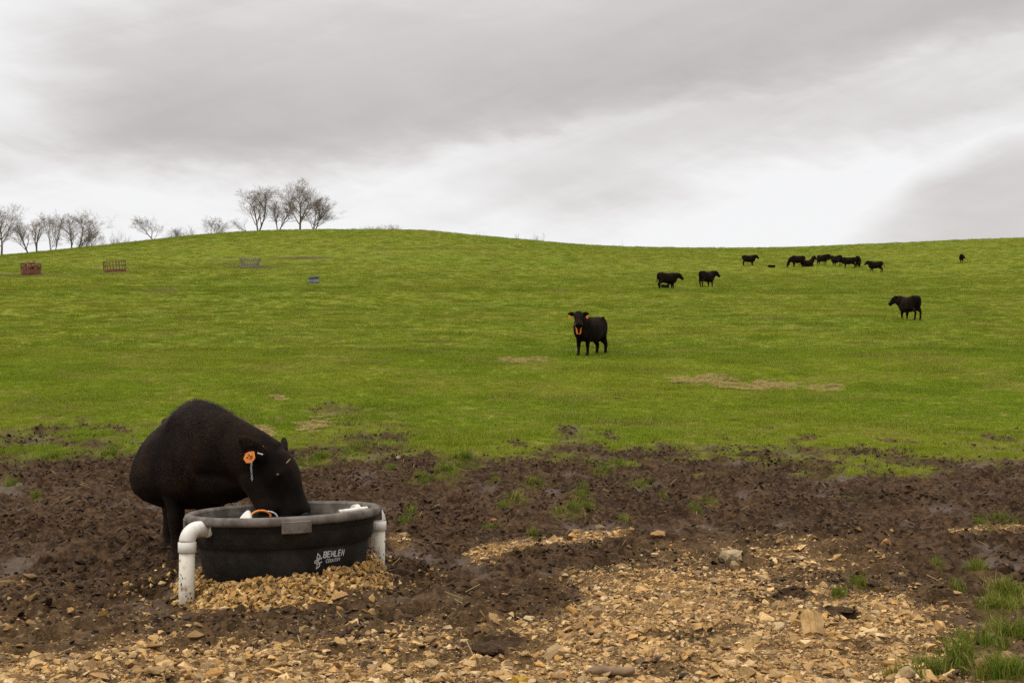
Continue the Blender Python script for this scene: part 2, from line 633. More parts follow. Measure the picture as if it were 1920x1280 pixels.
def ground_material():
    m, t, b = material('pasture_ground')
    pos = t.node('ShaderNodeNewGeometry').outputs['Position']
    at_ = t.node('ShaderNodeAttribute', attribute_name='mask')
    sp = t.node('ShaderNodeSeparateColor')
    t.l.new(at_.outputs['Color'], sp.inputs[0])
    mud, grav, straw = sp.outputs
    dark = t.node('ShaderNodeAttribute', attribute_name='worn').outputs['Fac']
    # grass sheet below the blades
    g1 = t.noise(pos, 0.05, 4.0, 0.6)
    g2 = t.noise(pos, 0.7, 5.0, 0.65)
    g3 = t.noise(pos, 6.0, 4.0, 0.7)
    gc = t.mix(t.ss(0.35, 0.65, g1), (0.138, 0.178, 0.010), (0.172, 0.186, 0.013))
    gc = t.mix(t.ss(0.45, 0.75, g2), gc, (0.215, 0.198, 0.028))
    gc = t.mix(t.m('MULTIPLY', t.ss(0.50, 0.72, t.noise(pos, 0.16, 6.0, 0.7)), .55), gc, (0.185, 0.150, 0.040))
    gc = t.mix(t.ss(0.50, 0.25, g3), gc, (0.098, 0.122, 0.009))
    # mud
    m1 = t.noise(pos, 1.6, 6.0, 0.65)
    m2 = t.noise(pos, 14.0, 6.0, 0.7)
    mc = t.mix(t.ss(0.38, 0.66, m1), (0.030, 0.0168, 0.0080), (0.068, 0.0395, 0.0200))
    mc = t.mix(t.ss(0.45, 0.70, m2), mc, (0.108, 0.064, 0.034))
    mc = t.mix(t.ss(0.52, 0.32, m2), mc, (0.018, 0.011, 0.0065))
    smr = t.m('MULTIPLY', at_.outputs['Alpha'], mud)
    mc = t.mix(t.m('MULTIPLY', smr, .75), mc, t.mix(m1, (0.058, 0.036, 0.022), (0.105, 0.068, 0.045)))
    # gravelly earth
    v1 = t.noise(pos, 45.0, 5.0, 0.75)
    gv = t.mix(t.ss(0.35, 0.68, v1), (0.065, 0.038, 0.016), (0.29, 0.185, 0.082))
    gm = t.m('MULTIPLY', grav, t.ss(0.25, 0.6, t.noise(pos, 5.0, 4.0, 0.6), 0.45, 1.0))
    mc = t.mix(gm, mc, gv)
    c = t.mix(mud, gc, mc)
    # straw and worn soil
    s1 = t.noise(pos, 9.0, 5.0, 0.7)
    c = t.mix(t.m('MULTIPLY', t.m('MULTIPLY', straw, .42), t.ss(0.38, 0.62, t.noise(pos, 3.0, 6.0, 0.75))), c, t.mix(s1, (0.16, 0.11, 0.03), (0.32, 0.22, 0.075)))
    c = t.mix(t.m('MULTIPLY', dark, t.ss(0.25, 0.5, s1)), c, (0.055, 0.032, 0.018))
    t.put(b.inputs['Base Color'], c)
    wet = t.m('MULTIPLY', t.m('MAXIMUM', t.ss(0.60, 0.74, t.noise(pos, 0.8, 4.0, 0.6)), t.m('MULTIPLY', smr, .55)), t.m('MULTIPLY', mud, t.m('SUBTRACT', 1.0, grav, clamp=True)))
    t.put(b.inputs['Roughness'], t.m('SUBTRACT', 0.88, t.m('MULTIPLY', wet, 0.42)))
    t.put(b.inputs['Specular IOR Level'], t.m('MULTIPLY_ADD', wet, 0.26, 0.05))
    hgt = t.m('ADD', t.noise(pos, 30.0, 6.0, 0.7), t.m('MULTIPLY', t.noise(pos, 9.0, 4.0, 0.6), 1.4))
    bump(t, b, hgt, 0.55, 0.03)
    return m


def tint_material(name, rough=0.8, spec=0.25, bmp=0.5, bscale=60.0, vary=0.35, inst=True, transl=0.0):
    m, t, b = material(name)
    a = t.node('ShaderNodeAttribute', attribute_name='tint')
    a.attribute_type = 'INSTANCER' if inst else 'OBJECT'
    tc_ = t.node('ShaderNodeTexCoord').outputs['Object']
    c = a.outputs['Color']
    if vary:
        n_ = t.noise(tc_, 3.0 if inst else bscale * 0.3, 4.0, 0.65)
        c = t.mix(1.0, c, t.mix(t.ss(0.3, 0.7, n_), (1 - vary,) * 3, (1 + vary * 0.6,) * 3), 'MULTIPLY')
    t.put(b.inputs['Base Color'], c)
    b.inputs['Roughness'].default_value = rough
    b.inputs['Specular IOR Level'].default_value = spec
    if bmp:
        bump(t, b, t.noise(tc_, 5.0 if inst else bscale, 5.0, 0.65), bmp, 0.01)
    if transl:
        tr = t.node('ShaderNodeBsdfTranslucent')
        t.put(tr.inputs[0], c)
        mx = t.node('ShaderNodeMixShader')
        mx.inputs[0].default_value = transl
        t.l.new(b.outputs[0], mx.inputs[1])
        t.l.new(tr.outputs[0], mx.inputs[2])
        t.l.new(mx.outputs[0], t.n['Material Output'].inputs[0])
    return m


M = {}
M['ground'] = ground_material()
M['stone_i'] = tint_material('gravel_stone', bmp=0.4, spec=.1)
M['stone_o'] = tint_material('stone', spec=.1, inst=False, bscale=40.0, bmp=0.4, vary=0.3)
M['grass_i'] = tint_material('grass_blade', rough=0.7, spec=0.08, bmp=0, vary=0, transl=0.25)
M['clod_i'] = tint_material('mud_clod', rough=0.75, spec=0.12, bmp=0.6, vary=0.3)
M['bark'] = simple('bark', (0.09, 0.072, 0.060), (0.155, 0.127, 0.106), 2.0, 0.9, 0.1)
M['twig'] = simple('twig', (0.18, 0.14, 0.115), (0.28, 0.225, 0.19), 2.0, 0.9, 0.1)
M['cow'] = simple('black_coat', (0.0036, 0.0025, 0.0019), (0.0140, 0.0080, 0.0050), 3.0, 0.85, 0.06, 0.4, 90.0)
for mm_ in (M['cow'],):
    b_ = mm_.node_tree.nodes['Principled BSDF']
    b_.inputs['Sheen Weight'].default_value = .045
    b_.inputs['Sheen Roughness'].default_value = .45
    b_.inputs['Sheen Tint'].default_value = (.5, .32, .22, 1)
M['hair'] = simple('black_hair', (0.0040, 0.0027, 0.0019), (0.060, 0.029, 0.0145), 2.6, 0.6, 0.14, lo=.36, hi=.70)
M['eye'] = simple('eye_black', (0.004, 0.003, 0.003), (0.008, 0.006, 0.005), 4, 0.08, 0.6)
M['nose'] = simple('wet_nose', (0.020, 0.020, 0.022), (0.035, 0.034, 0.036), 30, 0.3, 0.5)
M['orange'] = simple('orange_plastic', (0.62, 0.17, 0.015), (0.75, 0.24, 0.03), 30, 0.5, 0.4)
M['ink'] = simple('tag_ink', (0.05, 0.02, 0.01), (0.09, 0.03, 0.01), 30, 0.6, 0.2)
M['steel'] = simple('dull_steel', (0.30, 0.30, 0.30), (0.5, 0.5, 0.5), 30, 0.35, 0.5, metallic=0.9)
M['rubber'] = simple('tank_plastic', (0.010, 0.0093, 0.0080), (0.034, 0.029, 0.023), 4.0, 0.62, 0.3, 0.15, 25.0, r2=0.85, lo=.42, hi=.72)
M['rim'] = simple('dusty_rim', (0.085, 0.070, 0.056), (0.16, 0.138, 0.115), 9.0, 0.8, 0.25, 0.2, 50.0)
M['pvc'] = simple('white_pvc', (0.33, 0.25, 0.14), (0.64, 0.59, 0.48), 9.0, 0.5, 0.35, lo=0.30, hi=0.46)
M['pvc_white'] = simple('clean_white_pvc', (0.48, 0.42, 0.32), (0.70, 0.67, 0.60), 9.0, 0.45, 0.35, lo=.3, hi=.5)
M['mudsplash'] = simple('mud_splash', (0.10, 0.07, 0.04), (0.16, 0.12, 0.07), 30.0, 0.8, 0.2)
M['print'] = simple('white_print', (0.42, 0.42, 0.39), (0.60, 0.60, 0.57), 60.0, 0.6, 0.3)
M['rust_red'] = simple('faded_red_paint', (0.15, 0.050, 0.036), (0.21, 0.080, 0.056), 2.0, 0.7, 0.2)
M['rust'] = simple('rusty_bar', (0.11, 0.055, 0.030), (0.17, 0.095, 0.055), 3.0, 0.8, 0.2)
M['galv'] = simple('galvanised_bar', (0.15, 0.125, 0.10), (0.22, 0.195, 0.17), 3.0, 0.6, 0.3)
M['hay'] = simple('hay', (0.13, 0.07, 0.03), (0.26, 0.16, 0.075), 2.5, 0.95, 0.1, 0.8, 20.0)
M['straw'] = simple('straw', (0.24, 0.17, 0.06), (0.38, 0.28, 0.11), 5.0, 0.8, 0.2)
M['trough'] = simple('grey_plastic', (0.10, 0.105, 0.115), (0.16, 0.165, 0.175), 2.0, 0.6, 0.3)
M['dung'] = simple('dung', (0.036, 0.021, 0.011), (0.074, 0.046, 0.026), 9.0, 0.95, 0.04, 0.8, 30.0)
M['wood'] = simple('weathered_wood', (0.16, 0.105, 0.06), (0.26, 0.18, 0.11), 8.0, 0.85, 0.15, 0.5, 40.0)

wm, wtt, wb = material('trough_water')
wb.inputs['Base Color'].default_value = (0.008, 0.012, 0.013, 1)
wb.inputs['Roughness'].default_value = 0.06
wb.inputs['Specular IOR Level'].default_value = 0.5
bump(wtt, wb, wtt.noise(wtt.node('ShaderNodeTexCoord').outputs['Object'], 12.0, 2.0), 0.25, 0.01)
M['water'] = wm

# ------------------------------------------------------------------ terrain mesh
def build_ground():
    fine = np.linspace(-R(27), R(27), 780)
    side = np.linspace(R(27), R(333), 62)[1:-1]
    phi = np.concatenate((fine, side))
    rr = [0.2, 1.5, 3.0, 4.2, 5.0]
    r = 5.4
    while r < 22:
        rr.append(r)
        r += max(r * r / (H * F) * 1.15, 0.010)
    while r < 245:
        rr.append(r)
        r *= 1.0092
    while r < 4000:
        rr.append(r)
        r *= 1.09
    rr = np.array(rr)
    PH, RR = np.meshgrid(phi, rr)
    x = (RR * np.sin(PH)).ravel()
    y = (RR * np.cos(PH)).ravel()
    z, mud, g, st, dk, gr, X, Y = surface(x, y)
    n, k_ = len(phi), len(rr)
    idx = np.arange(n * k_).reshape(k_, n)
    a = idx[:-1, :]
    b_ = np.roll(idx, -1, axis=1)[:-1, :]
    c = np.roll(idx, -1, axis=1)[1:, :]
    d = idx[1:, :]
    f = np.stack((a, d, c, b_), -1).reshape(-1, 4)
    v = np.stack((x, y, z), 1)
    f = np.concatenate((f,))
    me = mesh_np('pasture', v, f, True)
    at_ = me.attributes.new('mask', 'FLOAT_COLOR', 'POINT')
    at_.data.foreach_set('color', np.stack((mud, np.clip(g, 0, 1), st, smear(x, y) * (y < 40) * (y > 3) * (1 - np.clip(g * 2, 0, 1))), 1).astype(np.float32).ravel())
    w = me.attributes.new('worn', 'FLOAT', 'POINT')
    w.data.foreach_set('value', dk.astype(np.float32))
    o = obj('pasture', me, M['ground'])
    tag(o, 'green hillside pasture running down to churned brown mud', kind='structure')
    return o


# ------------------------------------------------------------------ remeshed bodies
def smooth_np(me, it=3, lam=0.5, mu=-0.52):
    n = len(me.vertices)
    co = np.empty(n * 3, np.float32)
    me.vertices.foreach_get('co', co)
    co = co.reshape(-1, 3).astype(float)
    e = np.empty(len(me.edges) * 2, np.int32)
    me.edges.foreach_get('vertices', e)
    e = e.reshape(-1, 2)
    deg = np.bincount(e.ravel(), minlength=n).astype(float)
    deg[deg == 0] = 1
    for i in range(it):
        for w in (lam, mu) if mu else (lam,):
            s = np.zeros_like(co)
            for k_ in range(3):
                s[:, k_] = np.bincount(e[:, 0], co[e[:, 1], k_], n) + np.bincount(e[:, 1], co[e[:, 0], k_], n)
            co = co + w * (s / deg[:, None] - co)
    me.vertices.foreach_set('co', co.astype(np.float32).ravel())
    me.update()


def remesh(mb, name, voxel, it=3):
    src = mb.mesh(name + '_src')
    bm = bmesh.new()
    bm.from_mesh(src)
    bmesh.ops.recalc_face_normals(bm, faces=bm.faces)
    bm.to_mesh(src)
    bm.free()
    o = bpy.data.objects.new(name + '_src', src)
    COL.objects.link(o)
    md = o.modifiers.new('r', 'REMESH')
    md.mode = 'VOXEL'
    md.voxel_size = voxel
    dg = bpy.context.evaluated_depsgraph_get()
    me = bpy.data.meshes.new_from_object(o.evaluated_get(dg))
    me.name = name
    bpy.data.objects.remove(o)
    bpy.data.meshes.remove(src)
    smooth_np(me, it, 0.5, -0.15)
    me.polygons.foreach_set('use_smooth', np.ones(len(me.polygons), bool))
    return me


def loft(secs, n=22):
    """secs: (centre, side vector, up vector, half width, half height, exponent, pear)"""
    v, f = [], []
    for (c, s, u, a, b, e, pear) in secs:
        c, s, u = Vector(c), Vector(s), Vector(u)
        for j in range(n):
            t = 2 * math.pi * j / n
            ct, st = math.cos(t), math.sin(t)
            px = math.copysign(abs(ct) ** (2 / e), ct)
            pz = math.copysign(abs(st) ** (2 / e), st)
            v.append(c + s * (a * px * (1 - pear * pz)) + u * (b * pz))
    m = len(secs)
    for i in range(m - 1):
        for j in range(n):
            f.append((i * n + j, i * n + (j + 1) % n, (i + 1) * n + (j + 1) % n, (i + 1) * n + j))
    f.append(tuple(range(n)))
    f.append(tuple(range((m - 1) * n, m * n)))
    return v, f


def bez(p0, p1, p2, t):
    return p0 * (1 - t) ** 2 + p1 * 2 * t * (1 - t) + p2 * t * t


def head_pose(kind='up', yaw=0.0):
    Rz = Matrix.Rotation(yaw, 3, 'Z')
    Rh = Matrix.Rotation(yaw * 0.55, 3, 'Z')
    base = Vector((0.52, 0, 1.08))
    if kind == 'up':
        poll = base + Rh @ Vector((0.45, 0, 0.30))
        A = Rz @ Vector((0.66, 0, -0.75))
        mid = base + Rh @ Vector((0.30, 0, 0.14))
    elif kind == 'level':
        poll = base + Rh @ Vector((0.52, 0, 0.20))
        A = Rz @ Vector((0.70, 0, -0.71))
        mid = base + Rh @ Vector((0.32, 0, 0.05))
    else:   # grazing
        poll = base + Rh @ Vector((0.62, 0, -0.50))
        A = Rz @ Vector((0.30, 0, -0.95))
        mid = base + Rh @ Vector((0.42, 0, -0.10))
    L = Rz @ Vector((0, 1, 0))
    return poll, mid, A.normalized(), L.normalized()


def cow_body(name, pose, voxel=0.022, wide=1.0, stride=(0, 0, 0, 0), lying=False, thick=1.0, head=1.0, tail=0.0, ears=1.0, neck=1.0, belly=0.0, jaw=1.0, ridge=0.0, drop=0.0, ear_back=.22, extra=()):
    poll, mid, A, L = pose
    N = A.cross(L).normalized()
    mb = MB()
    dzl = -0.50 if lying else 0.0
    secs = []
    #        x     top   bottom  half width  exponent pear
    for (x, zt, zb_, w, e, p) in ((-.86, 1.22, 1.05, .05, 2.0, .0), (-.82, 1.275, .92, .14, 2.2, .0), (-.72, 1.325, .76, .225, 2.4, .0), (-.58, 1.35, .66, .280, 2.5, .03),
                                  (-.40, 1.345, .59, .315, 2.5, .08), (-.18, 1.325, .52, .350, 2.4, .12), (.06, 1.315, .49, .365, 2.35, .14), (.28, 1.325, .485, .345, 2.3, .12),
                                  (.46, 1.36, .485, .300, 2.25, .10), (.60, 1.34, .50, .262, 2.2, .06), (.72, 1.25, .55, .215, 2.1, .0), (.80, 1.13, .62, .150, 2.0, .0), (.845, 1.0, .72, .06, 2.0, .0)):
        ww = w * (1 + (wide - 1) * max(0, 1 - abs(x + 0.05) / 0.75))
        zt = zt - drop * min(max((.42 - x) / .75, 0), 1)
        bot = zb_ - belly * max(0, 1 - abs(x + .02) / .55)
        if lying:
            bot = max(zb_, .56)
        secs.append(((x, 0, (zt + bot) / 2 + dzl), (0, 1, 0), (0, 0, 1), ww, (zt - bot) / 2, e - ridge, p + ridge))
    mb.add(loft(secs))
    # spine ridge: hooks (hip bones) and shoulder blades
    for s in (-1, 1):
        mb.add(loft([((.68, s * .15, 1.05 + dzl), (0, 1, 0), (0, 0, 1), .01, .03, 2, 0), ((.62, s * .17, 1.05 + dzl), (0, 1, 0), (0, 0, 1), .05, .14, 2, 0), ((.52, s * .19, .98 + dzl), (0, 1, 0), (0, 0, 1), .09, .27, 2, 0), ((.34, s * .185, .92 + dzl), (0, 1, 0), (0, 0, 1), .10, .27, 2, 0), ((.14, s * .18, .88 + dzl), (0, 1, 0), (0, 0, 1), .08, .20, 2, 0), ((-.08, s * .15, .88 + dzl), (0, 1, 0), (0, 0, 1), .01, .03, 2, 0)], 14))
        mb.add(loft([((-.24, s * .17, 1.02 + dzl - drop), (0, 1, 0), (0, 0, 1), .01, .04, 2, 0), ((-.38, s * .19, 1.02 + dzl - drop), (0, 1, 0), (0, 0, 1), .05, .18, 2, 0), ((-.52, s * .205, 1.02 + dzl - drop), (0, 1, 0), (0, 0, 1), .085, .29, 2, 0), ((-.68, s * .18, .98 + dzl - drop), (0, 1, 0), (0, 0, 1), .085, .27, 2, 0), ((-.79, s * .12, .98 + dzl - drop), (0, 1, 0), (0, 0, 1), .05, .17, 2, 0), ((-.86, s * .10, 1.0 + dzl - drop), (0, 1, 0), (0, 0, 1), .01, .04, 2, 0)], 14))
    for s in (-1, 1):
        mb.add(loft([((-.40, s * .17, 1.29 + dzl - drop), (0, 1, 0), (0, 0, 1), .01, .01, 2, 0), ((-.47, s * .19, 1.305 + dzl - drop), (0, 1, 0), (0, 0, 1), .055, .05, 2, 0), ((-.54, s * .19, 1.295 + dzl - drop), (0, 1, 0), (0, 0, 1), .05, .05, 2, 0), ((-.62, s * .16, 1.27 + dzl - drop), (0, 1, 0), (0, 0, 1), .01, .01, 2, 0)], 12))
    # neck
    c0 = Vector((.40, 0, .97 + dzl))
    pe = poll - N * 0.075 + A * 0.05
    mids = mid.copy()
    mids.z += dzl * 0.6
    secs = []
    Ny = Vector((0, 1, 0))
    for i in range(9):
        t = i / 8
        c = bez(c0, mids, pe, t)
        tg = (bez(c0, mids, pe, min(t + .02, 1)) - bez(c0, mids, pe, max(t - .02, 0))).normalized()
        side = Ny.lerp(L, t)
        side = (side - tg * side.dot(tg)).normalized()
        up = tg.cross(side).normalized()
        if up.z < 0 and t < 0.5:
            up, side = -up, -side
        a = np.interp(t, [0, .3, .6, 1], [.22, .19, .155, .122]) * neck
        b_ = np.interp(t, [0, .3, .6, 1], [.36, .31, .25, .165 * jaw]) * (0.5 + 0.5 * neck)
        secs.append((c - up * 0.03 * (1 - t), side, up, a, b_, 2.1, 0.0))
    mb.add(loft(secs, 20))
    # head: short and broad, flat forehead, deep cheek, square muzzle
    AX = .78
    secs = []
    for (s, w, h, off) in ((-.060, .040, .040, -.01), (-.035, .078, .066, -.010), (.01, .104, .090, -.016), (.07, .116, .110, -.028), (.14, .122, .128, -.040), (.21, .118, .138, -.050), (.28, .100, .132, -.052),
                           (.35, .086, .114, -.046), (.42, .082, .100, -.040), (.48, .090, .094, -.038), (.53, .099, .091, -.036), (.570, .100, .086, -.035), (.600, .088, .072, -.035), (.612, .060, .046, -.036)):
        secs.append((poll + (A * (s * AX) + N * off) * head, L, N, w * head * 1.02, h * head * jaw, 2.5, -.05))
    mb.add(loft(secs, 24))
    for s in (-1, 1):
        # brow / eye socket
        e = poll + (A * .155 + N * .044 + L * (.092 * s)) * head
        mb.add(loft([(e - A * .05 * head, L, N, .012, .012, 2, 0), (e - A * .025 * head, L, N, .032 * head, .032 * head, 2, 0), (e + A * .01 * head, L, N, .036 * head, .034 * head, 2, 0), (e + A * .05 * head, L, N, .012, .012, 2, 0)], 10))
        # ear
        E0 = poll + (A * .045 + L * (.085 * s) - N * .01) * head
        D = (L * s * 0.93 - A * ear_back + N * .02).normalized()
        Wd = (N * 0.75 - A * 0.55)
        Wd = (Wd - D * Wd.dot(D)).normalized()
        Th = D.cross(Wd).normalized()
        ln = 0.21 * ears * head
        sc_ = []
        for (q, a, b_) in ((-.1, .03, .03), (.1, .040, .026), (.35, .068, .018), (.6, .070, .015), (.85, .044, .013), (1.0, .012, .010)):
            sc_.append((E0 + D * (q * ln) - N * 0.03 * q * q, Wd, Th, a * head, b_ * thick, 2, 0))
        mb.add(loft(sc_, 12))
    # legs
    def tube(pts, rad):
        mb.add(sweep(pts, rad, 12))
    if not lying:
        for i, s in enumerate((-1, 1)):
            d = stride[i]
            tube([(.46, s * .17, .92), (.44, s * .175, .74), (.42, s * .17, .60), (.44 + d * .5, s * .165, .47), (.455 + d * .7, s * .16, .37), (.455 + d * .75, s * .16, .33), (.45 + d * .9, s * .155, .22), (.45 + d, s * .155, .13), (.465 + d, s * .155, .08), (.49 + d, s * .155, .045), (.50 + d, s * .155, 0.0)],
                 [.13, .13, .11, .080, .072, .064, .048, .054, .049, .059, .067])
            d = stride[2 + i]
            tube([(-.56, s * .10, 1.0), (-.52, s * .135, .82), (-.50, s * .150, .68), (-.60 + d * .3, s * .155, .56), (-.70 + d * .5, s * .16, .46), (-.725 + d * .6, s * .155, .40), (-.71 + d * .8, s * .15, .28), (-.695 + d, s * .15, .15), (-.68 + d, s * .15, .09), (-.655 + d, s * .15, .045), (-.64 + d, s * .15, 0.0)],
                 [.13, .165, .160, .115, .076, .068, .052, .056, .050, .060, .068])
        tube([(-.82, 0, 1.27 - drop), (-.885, 0, 1.17 - drop), (-.91 - tail, 0, .95 + tail), (-.91 - tail * 2, 0, .70 + tail * 1.4), (-.91 - tail * 3, 0, .58 + tail * 1.7), (-.91 - tail * 3.3, 0, .42 + tail * 1.8)],
             [.035, .032, .024 * thick, .022 * thick, .045, .015])
        mb.add(loft([((-.62, 0, .66), (0, 1, 0), (0, 0, 1), .04, .04, 2, 0), ((-.52, 0, .60), (0, 1, 0), (0, 0, 1), .12, .10, 2, 0), ((-.38, 0, .58), (0, 1, 0), (0, 0, 1), .12, .09, 2, 0), ((-.25, 0, .60), (0, 1, 0), (0, 0, 1), .04, .04, 2, 0)], 14))
    else:
        for s in (-1, 1):
            tube([(.46, s * .18, .40), (.55, s * .22, .18), (.80, s * .20, .10), (.62, s * .24, .05), (.45, s * .24, .05)], [.12, .09, .06, .05, .05])
            tube([(-.5, s * .2, .45), (-.2, s * .33, .25), (-.55, s * .38, .10), (-.25, s * .42, .05), (-.05, s * .42, .05)], [.18, .14, .07, .05, .05])
        tube([(-.82, 0, .76), (-.93, .05, .5), (-.95, .15, .1)], [.035, .03, .03])
    for path, rads in extra:
        mb.add(sweep(path, rads, 14))
    me = remesh(mb, name, voxel, 12 if voxel < .016 else 5)
    me.materials.append(M['cow'])
    return me, N


def add_hair(me, root, count, zc, mat, seed=1, bare=None):
    r = np.random.default_rng(seed)
    n = len(me.vertices)
    co = np.empty(n * 3, np.float32)
    me.vertices.foreach_get('co', co)
    co = co.reshape(-1, 3)
    me.calc_loop_triangles()
    tr = np.empty(len(me.loop_triangles) * 3, np.int32)
    me.loop_triangles.foreach_get('vertices', tr)
    tr = tr.reshape(-1, 3)
    a, b, c = co[tr[:, 0]], co[tr[:, 1]], co[tr[:, 2]]
    nn = np.cross(b - a, c - a)
    ar = np.linalg.norm(nn, axis=1) + 1e-12
    nn /= ar[:, None]
    pick = r.choice(len(tr), count, p=ar / ar.sum())
    u, v = r.random(count), r.random(count)
    sw = u + v > 1
    u[sw], v[sw] = 1 - u[sw], 1 - v[sw]
    p = a[pick] + (b[pick] - a[pick]) * u[:, None] + (c[pick] - a[pick]) * v[:, None]
    nr = nn[pick]
    if bare is not None:
        ok = np.linalg.norm(p - np.array(bare[0]), axis=1) > bare[1]
        p, nr = p[ok], nr[ok]
        count = len(p)
    wv_ = np.stack((fbm(p[:, 0] + p[:, 1], p[:, 2], 4.0, 2), fbm(p[:, 0] - 7, p[:, 2] + p[:, 1], 4.0, 2), fbm(p[:, 0] + 9, p[:, 2] - p[:, 1], 4.0, 2)), 1)
    flow = np.array([-0.6, 0, -0.8]) + r.normal(0, .12, (count, 3)) + wv_ * .5
    flow -= nr * (flow * nr).sum(1)[:, None]
    flow /= np.linalg.norm(flow, axis=1)[:, None] + 1e-9
    cw = sstep(zc, zc + .22, p[:, 2]) * sstep(.1, .5, nr[:, 2]) * sstep(-.05, .35, p[:, 0])
    crest = r.random(count) < cw * .85
    ln = r.uniform(.012, .028, count) * np.where(crest, r.uniform(1.3, 2.6, count), 1)
    lift = np.where(crest, r.uniform(.4, 1.1, count), r.uniform(.05, .22, count))
    d = flow + nr * lift[:, None]
    d /= np.linalg.norm(d, axis=1)[:, None]
    side = np.cross(d, nr)
    side /= np.linalg.norm(side, axis=1)[:, None] + 1e-9
    w = 0.0016
    v0 = p - side * w - nr * .003
    v1 = p + side * w - nr * .003
    v2 = p + d * ln[:, None]
    V = np.stack((v0, v1, v2), 1).reshape(-1, 3)
    Fc = np.arange(count * 3).reshape(-1, 3)
    h = obj('coat', mesh_np('coat', V, Fc, False), mat, root)
    h['kind'] = 'stuff'
    return h


def text_mesh(s, size, bold=0.0, shear=0.0, name='lettering'):
    cu = bpy.data.curves.new(name, 'FONT')
    cu.body = s
    cu.size = size
    cu.offset = bold
    cu.shear = shear
    cu.resolution_u = 3
    cu.align_x = 'CENTER'
    o = bpy.data.objects.new(name, cu)
    COL.objects.link(o)
    dg = bpy.context.evaluated_depsgraph_get()
    me = bpy.data.meshes.new_from_object(o.evaluated_get(dg))
    bpy.data.objects.remove(o)
    bpy.data.curves.remove(cu)
    v = np.array([q.co[:] for q in me.vertices])
    f = [tuple(p.vertices) for p in me.polygons]
    bpy.data.meshes.remove(me)
    return v, f


def tag_plate(w=0.075, h=0.095, th=0.004):
    """five-sided ear tag hanging from its stud at the origin, plate in the local XZ plane"""
    out = [(-.012, .004), (.012, .004), (w * .5, -h * .38), (w * .42, -h * .8), (0, -h), (-w * .42, -h * .8), (-w * .5, -h * .38)]
    n = len(out)
    v = [(x, -th / 2, z) for x, z in out] + [(x, th / 2, z) for x, z in out]
    f = [tuple(range(n)), tuple(reversed(range(n, 2 * n)))]
    for i in range(n):
        j = (i + 1) % n
        f.append((i, i + n, j + n, j))
    return v, f


COWS = {}
def make_cow(label, loc, heading, scale, pose, voxel=0.024, tags=True, strap=False, group='cattle on the hillside', cat='cow', name='cow', **kw):
    root = empty(name, loc, heading, scale)
    tag(root, label, cat, group)
    me, N = cow_body('body', pose, voxel, **kw)
    obj('body', me, None, root)
    poll, mid, A, L = pose
    hd = kw.get('head', 1.0)
    lying = kw.get('lying', False)
    if tags:
        for s in (-1, 1):
            E = poll + (A * .045 + L * (.085 * s + .15 * s) - N * .05 - A * .02) * hd
            rot = Matrix((L, -N if N.z < 0 else N * -1 + A * 1.0, Vector((0, 0, 1)))).transposed()
            fw = (A + N * .6)
            fw.z = 0
            fw.normalize()
            up = Vector((0, 0, 1))
            sd = up.cross(fw)
            m3 = Matrix((sd, fw, up)).transposed().to_4x4()
            m3.translation = E + fw * 0.02
            t_ = obj('ear_tag', mesh_np('ear_tag', *tag_plate(.085, .12, .006)), M['orange'], root)
            t_.matrix_local = m3
    if strap:
        # orange strap looped round the neck, its two ends hanging below the throat
        fwd = Vector((A.x, A.y, 0)).normalized()
        q = poll + fwd * .20
        ring = []
        for t_ in np.linspace(-1, 1, 25):
            w_ = .062 + .05 * max(0, abs(t_) - .5) * 2
            ring.append(Vector((q.x, q.y, 0)) + L * (w_ * math.copysign(min(1, abs(t_) * 3), t_)) - fwd * (.10 * max(0, abs(t_) - .6)) + Vector((0, 0, poll.z - .70 + .34 * max(0, abs(t_) - .18) / .82)))
        v, f = [], []
        for p in ring:
            o_ = L * (1 if (p - q).dot(L) > 0 else -1)
            for (e, g_) in ((-.012, -.022), (.012, -.022), (.012, .022), (-.012, .022)):
                v.append(p + fwd * e + o_ * g_)
        for k_ in range(len(ring) - 1):
            for m_ in range(4):
                f.append((k_ * 4 + m_, k_ * 4 + (m_ + 1) % 4, (k_ + 1) * 4 + (m_ + 1) % 4, (k_ + 1) * 4 + m_))
        obj('neck_strap', mesh_np('neck_strap', v, f, False), M['orange'], root)
    return root


# ------------------------------------------------------------------ the drinking cow
HH = Vector((0.33, -0.944, 0)).normalized()        # her heading
HERO_S = 1.045
hero_c = Vector((-2.935, 11.10, 0.0))
hero_rz = math.atan2(HH.y, HH.x)


def to_hero(p):
    q = Vector(p) - hero_c
    q = Matrix.Rotation(-hero_rz, 3, 'Z') @ q
    return q / HERO_S


def hero_vec(d):
    return (Matrix.Rotation(-hero_rz, 3, 'Z') @ Vector(d)).normalized()


